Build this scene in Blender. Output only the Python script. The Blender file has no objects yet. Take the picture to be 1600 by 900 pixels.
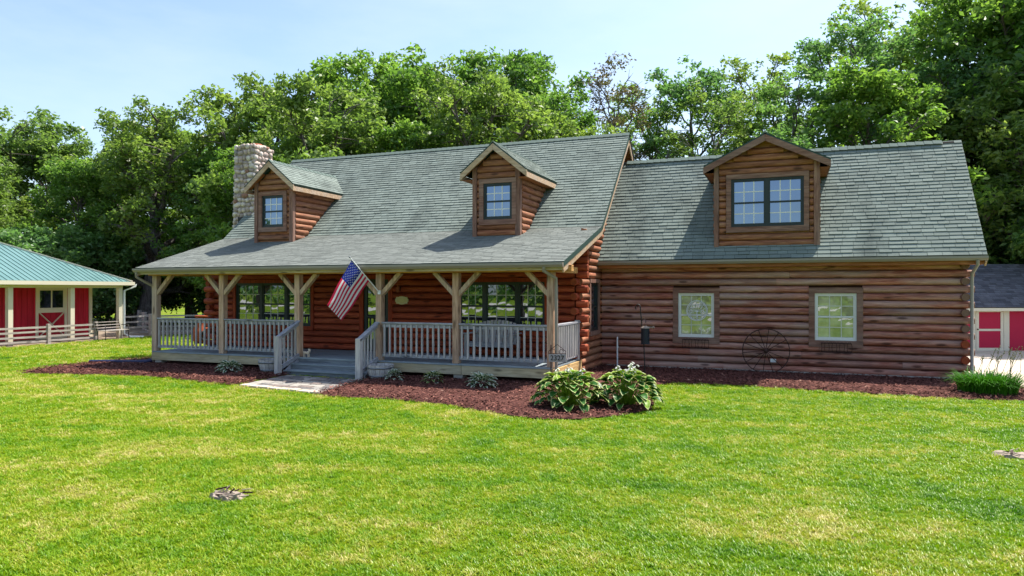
import bpy, bmesh, math, random
import numpy as np
from math import sin, cos, pi, radians, atan2, sqrt, exp
from mathutils import Vector, Matrix, Euler

random.seed(7)
RNG = np.random.default_rng(11)
SC = bpy.context.scene
COL = SC.collection

# ------------------------------------------------------------------ camera, sky, sun, exposure
cam_d = bpy.data.cameras.new('camera')
cam = bpy.data.objects.new('camera', cam_d)
COL.objects.link(cam)
cam.location = (0, 0, 2.15)
cam.rotation_euler = (pi / 2 + 0.0028, 0, 0.3754)
cam_d.sensor_width = 36
cam_d.lens = 1101.8 / 1600 * 36
cam_d.clip_start = 0.05
cam_d.clip_end = 3000
SC.camera = cam

SUN_TO = Vector((0.31, 0.46, 1.0)).normalized()
sun_el = math.asin(SUN_TO.z)
sun_az = atan2(SUN_TO.x, SUN_TO.y)
world = bpy.data.worlds.new('World')
SC.world = world
world.use_nodes = True
wn = world.node_tree
bg = wn.nodes['Background']
sky = wn.nodes.new('ShaderNodeTexSky')
sky.sky_type = 'NISHITA'
sky.sun_disc = False
sky.sun_elevation = sun_el
sky.sun_rotation = sun_az
sky.air_density = 1.0
sky.dust_density = 1.6
sky.ozone_density = 1.6
wtc = wn.nodes.new('ShaderNodeTexCoord')
wmp = wn.nodes.new('ShaderNodeMapping'); wmp.inputs['Scale'].default_value = (1.2, 1.2, 4.0); wmp.inputs['Rotation'].default_value = (0.25, 0.1, 0.4)
wno = wn.nodes.new('ShaderNodeTexNoise'); wno.inputs['Scale'].default_value = 1.7; wno.inputs['Detail'].default_value = 7; wno.inputs['Roughness'].default_value = 0.55
wrp = wn.nodes.new('ShaderNodeMapRange'); wrp.inputs[1].default_value = 0.42; wrp.inputs[2].default_value = 0.78; wrp.inputs[3].default_value = 0.0; wrp.inputs[4].default_value = 0.4
wmx = wn.nodes.new('ShaderNodeMixRGB'); wmx.inputs[2].default_value = (4.3, 4.7, 5.2, 1)
wn.links.new(wtc.outputs['Generated'], wmp.inputs[0]); wn.links.new(wmp.outputs[0], wno.inputs['Vector'])
wn.links.new(wno.outputs['Fac'], wrp.inputs[0]); wn.links.new(wrp.outputs[0], wmx.inputs[0])
wn.links.new(sky.outputs[0], wmx.inputs[1]); wn.links.new(wmx.outputs[0], bg.inputs[0])
bg.inputs[1].default_value = 0.135

sl = bpy.data.lights.new('sun', 'SUN')
sl.energy = 4.8
sl.angle = radians(0.53)
sl.color = (1.0, 0.95, 0.86)
so = bpy.data.objects.new('sun', sl)
COL.objects.link(so)
so.rotation_euler = SUN_TO.to_track_quat('Z', 'Y').to_euler()
so.location = (10, 14, 34)

SC.view_settings.view_transform = 'Standard'
SC.view_settings.look = 'None'
SC.view_settings.gamma = 1
SC.view_settings.exposure = 0.95
SC.render.engine = 'CYCLES'
SC.cycles.max_bounces = 6
SC.cycles.transparent_max_bounces = 8
SC.cycles.use_denoising = True

# ------------------------------------------------------------------ helpers
def hexlin(h, k=1.0):
    h = h.lstrip('#')
    out = []
    for i in (0, 2, 4):
        c = int(h[i:i + 2], 16) / 255
        c = c / 12.92 if c <= 0.04045 else ((c + 0.055) / 1.055) ** 2.4
        out.append(min(1, c * k))
    return (*out, 1.0)

class NT:
    """small wrapper to write node trees"""
    def __init__(s, name):
        s.m = bpy.data.materials.new(name)
        s.m.use_nodes = True
        s.t = s.m.node_tree
        s.b = s.t.nodes['Principled BSDF']
        s.out = s.t.nodes['Material Output']
    def n(s, typ, **kw):
        nd = s.t.nodes.new('ShaderNode' + typ)
        for k, v in kw.items():
            setattr(nd, k, v)
        return nd
    def l(s, a, b):
        s.t.links.new(a, b)
    def setin(s, nd, key, v):
        if hasattr(v, 'is_linked') or isinstance(v, bpy.types.NodeSocket):
            s.l(v, nd.inputs[key])
        else:
            nd.inputs[key].default_value = v
    def pos(s):
        return s.n('NewGeometry').outputs['Position']
    def mapped(s, vec, scale=(1, 1, 1), off=None, rot=(0, 0, 0)):
        mp = s.n('Mapping')
        s.l(vec, mp.inputs[0])
        mp.inputs['Scale'].default_value = scale
        mp.inputs['Rotation'].default_value = rot
        if off is not None:
            s.l(off, mp.inputs['Location'])
        return mp.outputs[0]
    def noise(s, vec, scale, detail=4, rough=0.55, dist=0.0):
        nd = s.n('TexNoise')
        s.l(vec, nd.inputs['Vector'])
        nd.inputs['Scale'].default_value = scale
        nd.inputs['Detail'].default_value = detail
        nd.inputs['Roughness'].default_value = rough
        nd.inputs['Distortion'].default_value = dist
        return nd.outputs['Fac']
    def ramp(s, fac, stops, interp='LINEAR'):
        nd = s.n('ValToRGB')
        nd.color_ramp.interpolation = interp
        el = nd.color_ramp.elements
        while len(el) > 1:
            el.remove(el[-1])
        el[0].position = stops[0][0]; el[0].color = stops[0][1]
        for p, c in stops[1:]:
            e = el.new(p); e.color = c
        s.l(fac, nd.inputs[0])
        return nd.outputs[0]
    def mix(s, fac, a, b, mode='MIX'):
        nd = s.n('MixRGB', blend_type=mode)
        s.setin(nd, 0, fac); s.setin(nd, 1, a); s.setin(nd, 2, b)
        return nd.outputs[0]
    def math(s, op, a, b=None):
        nd = s.n('Math', operation=op)
        s.setin(nd, 0, a)
        if b is not None:
            s.setin(nd, 1, b)
        return nd.outputs[0]
    def rand(s):
        return s.n('ObjectInfo').outputs['Random']
    def bump(s, h, strength=0.4, dist=0.02):
        nd = s.n('Bump')
        nd.inputs['Strength'].default_value = strength
        nd.inputs['Distance'].default_value = dist
        s.l(h, nd.inputs['Height'])
        s.l(nd.outputs[0], s.b.inputs['Normal'])
    def base(s, c):
        s.setin(s.b, 'Base Color', c)
    def rough(s, v, spec=0.3):
        s.b.inputs['Roughness'].default_value = v
        s.b.inputs['Specular IOR Level'].default_value = spec
        return s.m

def g(v):
    return (v, v, v, 1.0)

def wood(name, dark, mid, light, axis='X', grey=None, greyamt=0.0, knots=True, rough=0.75, var=0.35):
    """grain runs along a world axis; every piece is offset and tinted on its own"""
    t = NT(name)
    p = t.pos()
    r = t.rand()
    comb = t.n('CombineXYZ')
    for i in range(3):
        t.l(t.math('MULTIPLY', r, 37.0 + 11 * i), comb.inputs[i])
    sc = {'X': (0.9, 9, 9), 'Y': (9, 0.9, 9), 'Z': (9, 9, 0.9)}[axis]
    sc2 = {'X': (0.25, 1.2, 1.2), 'Y': (1.2, 0.25, 1.2), 'Z': (1.2, 1.2, 0.25)}[axis]
    v = t.mapped(p, sc, comb.outputs[0])
    n1 = t.noise(v, 2.2, 6, 0.62, 0.6)
    c = t.ramp(n1, [(0.25, dark), (0.5, mid), (0.74, light)])
    v2 = t.mapped(p, sc2, comb.outputs[0])
    n2 = t.noise(v2, 2.2, 3)
    if grey is not None:
        f = t.ramp(n2, [(0.38, g(0)), (0.66, g(1))])
        f = t.math('MULTIPLY', f, greyamt)
        gc = t.mix(n1, tuple(x * 0.6 for x in grey[:3]) + (1,), tuple(min(1, x * 1.35) for x in grey[:3]) + (1,))
        c = t.mix(f, c, gc)
    # piece to piece tone
    tone = t.ramp(r, [(0.0, g(1 - var)), (0.5, g(1.0)), (1.0, g(1 + var * 0.7))])
    c = t.mix(1.0, c, tone, 'MULTIPLY')
    if knots:
        vo = t.n('TexVoronoi')
        ks = {'X': (1.6, 5.5, 5.5), 'Y': (5.5, 1.6, 5.5), 'Z': (5.5, 5.5, 1.6)}[axis]
        t.l(t.mapped(p, ks, comb.outputs[0]), vo.inputs['Vector'])
        vo.inputs['Scale'].default_value = 1.0
        k = t.ramp(vo.outputs['Distance'], [(0.12, g(1)), (0.24, g(0))])
        c = t.mix(t.math('MULTIPLY', k, 0.75), c, tuple(x * 0.35 for x in dark[:3]) + (1,))
    t.base(c)
    t.bump(n1, 0.5, 0.012)
    return t.rough(rough, 0.25)

def plain(name, col, rough=0.6, spec=0.3, var=0.12, nscale=6, metal=0.0, bump=0.0):
    t = NT(name)
    n1 = t.noise(t.pos(), nscale, 5, 0.6)
    c = t.mix(n1, tuple(x * (1 - var) for x in col[:3]) + (1,), tuple(min(1, x * (1 + var)) for x in col[:3]) + (1,))
    t.base(c)
    t.b.inputs['Metallic'].default_value = metal
    if bump:
        t.bump(n1, bump, 0.01)
    return t.rough(rough, spec)

H = hexlin
MT = {}
MT['log_wing'] = wood('weathered_log_siding', H('5b2f25'), H('9d604f'), H('c6927c'), 'X', H('b09a8e'), 0.72, var=0.22)
MT['log_main'] = wood('red_stained_log', H('642618'), H('a1472e'), H('c26843'), 'X', H('8a4630'), 0.4, var=0.22)
MT['log_gable'] = wood('red_stained_log_gable', H('552c1e'), H('8d5138'), H('b97d59'), 'Y', H('a98468'), 0.5, var=0.25)
MT['log_dormer'] = wood('dormer_log', H('583022'), H('8f583d'), H('b6835e'), 'X', H('8d7361'), 0.4, var=0.22)
MT['log_dormer_y'] = wood('dormer_log_side', H('583022'), H('8f583d'), H('b6835e'), 'Y', H('8d7361'), 0.3, var=0.22)
MT['end'] = plain('log_end_grain', H('9a6a46'), 0.8, 0.2, 0.35, 14, bump=0.3)
MT['end_brown'] = plain('weathered_end_grain', H('7a5f50'), 0.85, 0.2, 0.4, 14, bump=0.4)
MT['end_red'] = plain('stained_end_grain', H('8a4428'), 0.8, 0.2, 0.35, 14, bump=0.3)
MT['trim'] = wood('brown_trim_board', H('4e342b'), H('7d584a'), H('9d7a68'), 'X', H('8f7b70'), 0.4, knots=False, var=0.15)
MT['trim_z'] = wood('brown_trim_upright', H('4e342b'), H('7d584a'), H('9d7a68'), 'Z', H('8f7b70'), 0.4, knots=False, var=0.15)
MT['redtrim'] = wood('red_trim_upright', H('5e2415'), H('923a1f'), H('b0532e'), 'Z', knots=False, var=0.1)
MT['redtrim_x'] = wood('red_trim_board', H('57271b'), H('84402e'), H('a0583f'), 'X', knots=False, var=0.1)
MT['post'] = wood('tan_post_timber', H('86654c'), H('c29d81'), H('dec0a2'), 'Z', H('a8a098'), 0.5, var=0.1)
MT['beam'] = wood('tan_beam_timber', H('936335'), H('c8955a'), H('dfb67c'), 'X', None, 0, var=0.08)
MT['brace'] = wood('tan_brace_timber', H('8b6c50'), H('bc9f82'), H('d8c0a2'), 'Z', H('a8a098'), 0.4, var=0.1)
MT['skirt'] = wood('tan_skirt_board', H('8a7a5c'), H('b6a682'), H('cfc09a'), 'X', H('a8a294'), 0.5, var=0.08)
MT['skirt_y'] = wood('tan_skirt_side', H('9a7a4c'), H('cda870'), H('e4c590'), 'Y', None, 0, var=0.08)
MT['grey_x'] = wood('grey_rail_wood', H('777a82'), H('a8a9af'), H('c8c9cc'), 'X', H('86848a'), 0.5, var=0.1)
MT['grey_z'] = wood('grey_baluster_wood', H('8d8b8c'), H('bab5b1'), H('d4cec6'), 'Z', H('8d8c92'), 0.5, knots=False, var=0.12)
MT['grey_y'] = wood('grey_rail_side', H('777a82'), H('a8a9af'), H('c8c9cc'), 'Y', H('86848a'), 0.5, var=0.1)
MT['deck'] = wood('grey_deck_board', H('6b767e'), H('8f9aa0'), H('a9b3b6'), 'X', H('8c9398'), 0.4, knots=False, var=0.1)
MT['fascia'] = wood('fascia_board', H('8a6b50'), H('b8997b'), H('d6bd9f'), 'X', H('a8a098'), 0.4, knots=False, var=0.08)
MT['gutter'] = plain('gutter_metal', H('8e867c'), 0.45, 0.4, 0.06, 3)
MT['soffit'] = wood('soffit_board', H('6a4024'), H('985f38'), H('b37c50'), 'X', knots=False, var=0.05)
MT['core'] = plain('wall_core', H('3b241c'), 0.9, 0.1)
MT['mortar'] = plain('chimney_mortar', H('968b80'), 0.95, 0.1, 0.2, 20, bump=0.5)
MT['found'] = plain('foundation_block', H('a8a49c'), 0.95, 0.1, 0.15, 8, bump=0.3)
MT['dark_frame'] = plain('dark_green_frame', H('1f2b2b'), 0.4, 0.4, 0.1)
MT['vinyl'] = plain('white_vinyl', H('d9d9d4'), 0.4, 0.4, 0.04)
MT['muntin'] = plain('pale_muntin', H('c9cabd'), 0.45, 0.4, 0.04)
MT['cream'] = plain('cream_paint', H('d8cfba'), 0.6, 0.3, 0.06, 3)
MT['iron'] = plain('black_iron', H('26201e'), 0.6, 0.4, 0.3, 20)
MT['rust'] = plain('rusty_iron', H('3a2620'), 0.8, 0.3, 0.4, 20)
MT['white'] = plain('white_plastic', H('e3e5e6'), 0.4, 0.4, 0.04)
MT['terracotta'] = plain('terracotta', H('a3502f'), 0.8, 0.2, 0.2, 5)
MT['bluehose'] = plain('dark_blue_plastic', H('23264a'), 0.45, 0.4, 0.1)
MT['conc'] = plain('pale_concrete', H('c0b3a2'), 0.9, 0.2, 0.08, 1.2, bump=0.15)
MT['galv'] = plain('grey_metal', H('7d8288'), 0.35, 0.5, 0.1, 5, 0.6)
MT['feeder'] = plain('blue_black_mesh', H('1b222e'), 0.5, 0.4, 0.2, 30)
MT['splinter'] = plain('bleached_wood', H('93867a'), 0.9, 0.1, 0.4, 16, bump=0.5)
MT['plaque'] = plain('yellowed_plaque', H('cdc18a'), 0.6, 0.3, 0.12, 9)
MT['digit'] = plain('black_paint', H('15161a'), 0.5, 0.3, 0.05)
MT['brickcap'] = plain('red_clay_flue', H('9c5a44'), 0.85, 0.2, 0.2, 9)
MT['dog'] = plain('cream_glaze', H('dcc9b0'), 0.5, 0.4, 0.12, 8)
MT['fencewood'] = wood('fence_wood', H('7c7169'), H('aaa09a'), H('cbbfb4'), 'Y', H('9c9a98'), 0.5, var=0.15)
MT['bark'] = None
MT['riser'] = wood('dark_step_riser', H('4a4f55'), H('737a80'), H('92979a'), 'X', H('5d6166'), 0.5, knots=False, var=0.1)
MT['signgrey'] = plain('grey_sign_plate', H('9d9c98'), 0.6, 0.3, 0.2, 14)

def red_boards():
    t = NT('red_barn_paint')
    p = t.pos()
    n1 = t.noise(t.mapped(p, (6, 6, 0.7)), 2.0, 5)
    c = t.ramp(n1, [(0.3, H('a3122a')), (0.7, H('c41d38'))])
    t.base(t.mix(1.0, c, t.ramp(t.rand(), [(0, g(.88)), (1, g(1.08))]), 'MULTIPLY'))
    t.bump(n1, 0.2, 0.004)
    return t.rough(0.6, 0.3)
MT['red'] = red_boards()
MT['shedred'] = plain('magenta_red_paint', H('b3163f'), 0.6, 0.3, 0.06, 3)

def shingle_mat(name, c0, c1, stain, stain_amt):
    t = NT(name)
    at = t.n('Attribute'); at.attribute_name = 'tint'
    p = t.pos()
    n1 = t.noise(p, 60, 3, 0.7)
    n2 = t.noise(t.mapped(p, (0.8, 0.5, 0.35)), 1.1, 4, 0.6)
    c = t.mix(n1, c0, c1)
    c = t.mix(1.0, c, at.outputs['Color'], 'MULTIPLY')
    f = t.ramp(n2, [(0.52, g(0)), (0.72, g(1))])
    c = t.mix(t.math('MULTIPLY', f, stain_amt), c, stain)
    t.base(c)
    t.bump(n1, 0.5, 0.006)
    return t.rough(0.92, 0.15)
MT['shingle'] = shingle_mat('green_grey_shingle', H('5c6863'), H('8a928a'), H('474e4b'), 0.6)
MT['shingle_porch'] = shingle_mat('grey_porch_shingle', H('606763'), H('8c8f89'), H('50534f'), 0.35)
MT['shingle_shed'] = shingle_mat('dark_shed_shingle', H('44454d'), H('6a6a72'), H('8c8c90'), 0.3)
MT['ridge'] = plain('ridge_cap_shingle', H('5d6a64'), 0.9, 0.15, 0.2, 30)
MT['roofdeck'] = plain('green_drip_edge', H('2f4640'), 0.6, 0.3, 0.1)

def metal_roof():
    t = NT('green_metal_roof')
    n1 = t.noise(t.pos(), 1.5, 4)
    t.base(t.mix(n1, H('496e6c'), H('688a88')))
    return t.rough(0.38, 0.5)
MT['metalroof'] = metal_roof()

def glass_mat(name='window_glass', lo='0e1216', hi='2a3034', base=0.16, sc=1.6, tint=(0.66, 0.78, 0.95, 1)):
    t = NT(name)
    n = t.noise(t.pos(), sc, 3)
    dark = t.n('BsdfDiffuse')
    t.l(t.ramp(n, [(0.35, H(lo)), (0.65, H(hi))]), dark.inputs[0])
    gl = t.n('BsdfGlossy')
    gl.inputs['Color'].default_value = tint
    gl.inputs['Roughness'].default_value = 0.015
    fr = t.n('Fresnel'); fr.inputs[0].default_value = 2.3
    f = t.math('ADD', fr.outputs[0], base)
    mx = t.n('MixShader')
    t.l(f, mx.inputs[0]); t.l(dark.outputs[0], mx.inputs[1]); t.l(gl.outputs[0], mx.inputs[2])
    t.l(mx.outputs[0], t.out.inputs[0])
    b = t.n('Bump'); b.inputs['Strength'].default_value = 0.04; b.inputs['Distance'].default_value = 0.02
    t.l(t.noise(t.pos(), 2.5, 2), b.inputs['Height']); t.l(b.outputs[0], gl.inputs['Normal'])
    return t.m
MT['glass'] = glass_mat()
MT['glass_pale'] = glass_mat('glass_painted_reflection', '8f8b5e', 'c9c3a0', 0.10, 2.6)  # pale reflected landscape painted into the diffuse colour of the panes
MT['glass_dorm'] = glass_mat('glass_upstairs', '131a22', '3c4753', 0.16, 1.4, (0.46, 0.60, 0.84, 1))

def stone_mat():
    t = NT('field_stone')
    r = t.rand()
    c = t.ramp(r, [(0, H('a89990')), (0.2, H('c8b9ad')), (0.38, H('b8a69c')), (0.55, H('d4c8bd')), (0.72, H('c6b3a6')), (0.92, H('94705f')), (0.94, H('8a8584')), (1, H('d6cab8'))], 'CONSTANT')
    n1 = t.noise(t.pos(), 14, 5, 0.65)
    c = t.mix(1.0, c, t.ramp(n1, [(0.3, g(0.72)), (0.7, g(1.15))]), 'MULTIPLY')
    t.base(c)
    t.bump(n1, 0.5, 0.02)
    return t.rough(0.85, 0.2)
MT['stone'] = stone_mat()

def lawn_colour(t, jitter=None):
    p = t.pos()
    v = t.mapped(p, (0.55, 1.0, 0.0), rot=(0, 0, -0.37))
    a = t.noise(v, 0.5, 6, 0.66, 0.6)
    b = t.noise(t.mapped(p, (1, 1, 0)), 1.9, 4, 0.65)
    m = t.math('ADD', t.math('MULTIPLY', a, 0.66), t.math('MULTIPLY', b, 0.34))
    # the left middle of the lawn has dried more than the right
    sep = t.n('SeparateXYZ'); t.l(p, sep.inputs[0])
    dry = t.n('MapRange'); t.l(sep.outputs[0], dry.inputs[0])
    dry.inputs[1].default_value = -9; dry.inputs[2].default_value = 1
    dry.inputs[3].default_value = 0.024; dry.inputs[4].default_value = -0.026
    m = t.math('ADD', m, dry.outputs[0])
    wv = t.n('TexWave'); wv.inputs['Scale'].default_value = 0.32; wv.inputs['Distortion'].default_value = 1.6; wv.inputs['Detail'].default_value = 2
    t.l(t.mapped(p, (1, 1, 1), rot=(0, 0, 1.22)), wv.inputs['Vector'])
    m = t.math('ADD', m, t.math('MULTIPLY', t.math('SUBTRACT', wv.outputs['Fac'], 0.5), 0.035))
    if jitter is not None:
        m = t.math('ADD', m, t.math('MULTIPLY', t.math('SUBTRACT', jitter, 0.5), 0.20))
    return t.ramp(m, [(0.27, (0.040, 0.150, 0.005, 1)), (0.37, (0.125, 0.280, 0.005, 1)), (0.49, (0.215, 0.350, 0.006, 1)), (0.575, (0.35, 0.40, 0.02, 1)), (0.67, (0.60, 0.52, 0.20, 1))])

def lawn_mat():
    t = NT('lawn')
    c = lawn_colour(t)
    fine = t.noise(t.pos(), 55, 4, 0.7)
    c = t.mix(1.0, c, t.ramp(fine, [(0.3, g(0.2)), (0.62, g(0.6))]), 'MULTIPLY')
    t.base(c)
    t.bump(fine, 0.8, 0.03)
    return t.rough(0.95, 0.1)
MT['lawn'] = lawn_mat()

def leafy(name, colour_fn, trans=0.4, gloss=0.05, two=None):
    t = NT(name)
    c = colour_fn(t)
    d = t.n('BsdfDiffuse'); tr = t.n('BsdfTranslucent'); gl = t.n('BsdfGlossy')
    gl.inputs['Roughness'].default_value = 0.42
    t.l(c, d.inputs[0])
    t.l(t.mix(1.0, c, (1.08, 1.15, 0.75, 1), 'MULTIPLY'), tr.inputs[0])
    m1 = t.n('MixShader'); m1.inputs[0].default_value = trans
    t.l(d.outputs[0], m1.inputs[1]); t.l(tr.outputs[0], m1.inputs[2])
    m2 = t.n('MixShader'); m2.inputs[0].default_value = gloss
    t.l(m1.outputs[0], m2.inputs[1]); t.l(gl.outputs[0], m2.inputs[2])
    t.l(m2.outputs[0], t.out.inputs[0])
    return t.m

MT['blade'] = leafy('grass_blade', lambda t: lawn_colour(t, t.rand()), 0.38, 0.03)

def leafcol(a, b, c3):
    def f(t):
        at = t.n('Attribute'); at.attribute_name = 'tint'
        sep = t.n('SeparateColor'); t.l(at.outputs['Color'], sep.inputs[0])
        n = t.noise(t.pos(), 0.35, 3)
        m = t.math('ADD', t.math('MULTIPLY', sep.outputs[0], 0.6), t.math('MULTIPLY', n, 0.4))
        c = t.ramp(m, [(0.2, a), (0.5, b), (0.8, c3)])
        return t.mix(1.0, c, t.ramp(t.rand(), [(0, (0.82, 0.86, 0.9, 1)), (1, (1.15, 1.08, 0.9, 1))]), 'MULTIPLY')
    return f
MT['leaf_oak'] = leafy('oak_leaf', leafcol((0.100, 0.180, 0.042, 1), (0.178, 0.282, 0.064, 1), (0.290, 0.385, 0.095, 1)), 0.58, 0.03)
MT['leaf_green'] = leafy('bright_leaf', leafcol((0.078, 0.175, 0.036, 1), (0.148, 0.282, 0.054, 1), (0.245, 0.385, 0.078, 1)), 0.58, 0.03)
MT['leaf_blue'] = leafy('cool_leaf', leafcol((0.088, 0.190, 0.066, 1), (0.155, 0.298, 0.092, 1), (0.245, 0.395, 0.125, 1)), 0.56, 0.03)
MT['leaf_dry'] = leafy('brown_leaf', leafcol((0.10, 0.085, 0.045, 1), (0.16, 0.13, 0.065, 1), (0.20, 0.19, 0.07, 1)), 0.3, 0.04)

def bark_mat():
    t = NT('bark')
    p = t.pos()
    n1 = t.noise(t.mapped(p, (7, 7, 1.2)), 1.6, 6, 0.65)
    t.base(t.ramp(n1, [(0.3, H('3a3431')), (0.55, H('6f6966')), (0.75, H('98928e'))]))
    t.bump(n1, 0.8, 0.06)
    return t.rough(0.95, 0.1)
MT['bark'] = bark_mat()

def mulch_mat(name, k=1.0):
    t = NT(name)
    p = t.pos()
    n1 = t.noise(p, 22, 5, 0.7)
    n2 = t.noise(p, 1.3, 3)
    c = t.ramp(n1, [(0.28, H('261614', k)), (0.5, H('5c3832', k)), (0.72, H('8a5f52', k))])
    c = t.mix(t.math('MULTIPLY', n2, 0.35), c, H('503a36', k))
    t.base(c)
    t.bump(n1, 1.0, 0.05)
    return t.rough(0.95, 0.1)
MT['mulch'] = mulch_mat('red_mulch')

def chip_mat():
    t = NT('mulch_chip')
    at = t.n('Attribute'); at.attribute_name = 'tint'
    sep = t.n('SeparateColor'); t.l(at.outputs['Color'], sep.inputs[0])
    t.base(t.ramp(sep.outputs[0], [(0, H('2e1917')), (0.5, H('653d36')), (0.85, H('926557')), (1, H('bca08c'))]))
    return t.rough(0.9, 0.15)
MT['chip'] = chip_mat()

def dirt_mat():
    t = NT('dirt')
    n1 = t.noise(t.pos(), 3, 6, 0.7)
    t.base(t.ramp(n1, [(0.3, H('6e5f55')), (0.7, H('a3937f'))]))
    t.bump(n1, 0.5, 0.04)
    return t.rough(0.95, 0.1)
MT['dirt'] = dirt_mat()

def paver_mat():
    t = NT('paver')
    c = t.ramp(t.rand(), [(0, H('706c6a')), (0.3, H('8f8a84')), (0.6, H('7d716b')), (0.8, H('a09a91')), (1, H('858280'))], 'CONSTANT')
    n1 = t.noise(t.pos(), 18, 5, 0.65)
    t.base(t.mix(1.0, c, t.ramp(n1, [(0.3, g(0.75)), (0.7, g(1.15))]), 'MULTIPLY'))
    t.bump(n1, 0.4, 0.01)
    return t.rough(0.9, 0.2)
MT['paver'] = paver_mat()

def cloth_mat(name, col):
    t = NT(name)
    d = t.n('BsdfDiffuse'); tr = t.n('BsdfTranslucent')
    n1 = t.noise(t.pos(), 120, 2)
    c = t.mix(n1, tuple(x * 0.9 for x in col[:3]) + (1,), col)
    t.l(c, d.inputs[0]); t.l(c, tr.inputs[0])
    m = t.n('MixShader'); m.inputs[0].default_value = 0.45
    t.l(d.outputs[0], m.inputs[1]); t.l(tr.outputs[0], m.inputs[2])
    t.l(m.outputs[0], t.out.inputs[0])
    return t.m
MT['f_red'] = cloth_mat('flag_red', (0.62, 0.03, 0.08, 1))
MT['f_white'] = cloth_mat('flag_white', (0.85, 0.83, 0.85, 1))
MT['f_blue'] = cloth_mat('flag_blue', (0.03, 0.05, 0.30, 1))

def hosta_mat(name, a, b, trans=0.3):
    def f(t):
        n = t.noise(t.pos(), 7, 3)
        c = t.mix(n, a, b)
        return t.mix(1.0, c, t.ramp(t.rand(), [(0, g(0.75)), (1, g(1.2))]), 'MULTIPLY')
    return leafy(name, f, trans, 0.025)
MT['h_green'] = hosta_mat('hosta_green', (0.016, 0.085, 0.014, 1), (0.045, 0.15, 0.018, 1), 0.14)
MT['h_edge'] = hosta_mat('hosta_edge', (0.34, 0.40, 0.09, 1), (0.50, 0.52, 0.26, 1), 0.2)
MT['h_lime'] = hosta_mat('hosta_lime', (0.11, 0.24, 0.015, 1), (0.22, 0.32, 0.02, 1), 0.2)
MT['h_white'] = hosta_mat('hosta_white_edge', (0.55, 0.60, 0.48, 1), (0.72, 0.74, 0.62, 1))
MT['h_grey'] = hosta_mat('hosta_dark_green', (0.03, 0.10, 0.035, 1), (0.06, 0.15, 0.05, 1))
MT['flower'] = hosta_mat('pale_flower', (0.70, 0.68, 0.66, 1), (0.8, 0.78, 0.78, 1))
MT['lily'] = hosta_mat('daylily_blade', (0.03, 0.15, 0.010, 1), (0.09, 0.28, 0.012, 1))
MT['stalk'] = hosta_mat('dry_stalk', (0.22, 0.20, 0.10, 1), (0.34, 0.30, 0.17, 1))

# ---- objects
WL = {}          # world location of every object as built

def reg(o, name, parent, w):
    COL.objects.link(o)
    WL[o.name] = Vector(w)
    if parent is not None:
        o.parent = parent
        o.location = Vector(w) - WL[parent.name]
    else:
        o.location = w
    return o

def thing(name, label, cat, loc, group=None):
    o = bpy.data.objects.new(name, None)
    o.empty_display_size = 0.2
    reg(o, name, None, loc)
    return tag(o, label, cat, group)

def tag(o, label, cat, group=None):
    o['label'] = label
    o['category'] = cat
    if group:
        o['group'] = group
    return o

def kind(o, k):
    o['kind'] = k
    return o

def FR(o, u, v, w):
    """frame matrix from origin and three axes"""
    m = Matrix.Identity(4)
    for i, a in enumerate((u, v, w)):
        for j in range(3):
            m[j][i] = a[j]
    for j in range(3):
        m[j][3] = o[j]
    return m

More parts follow.
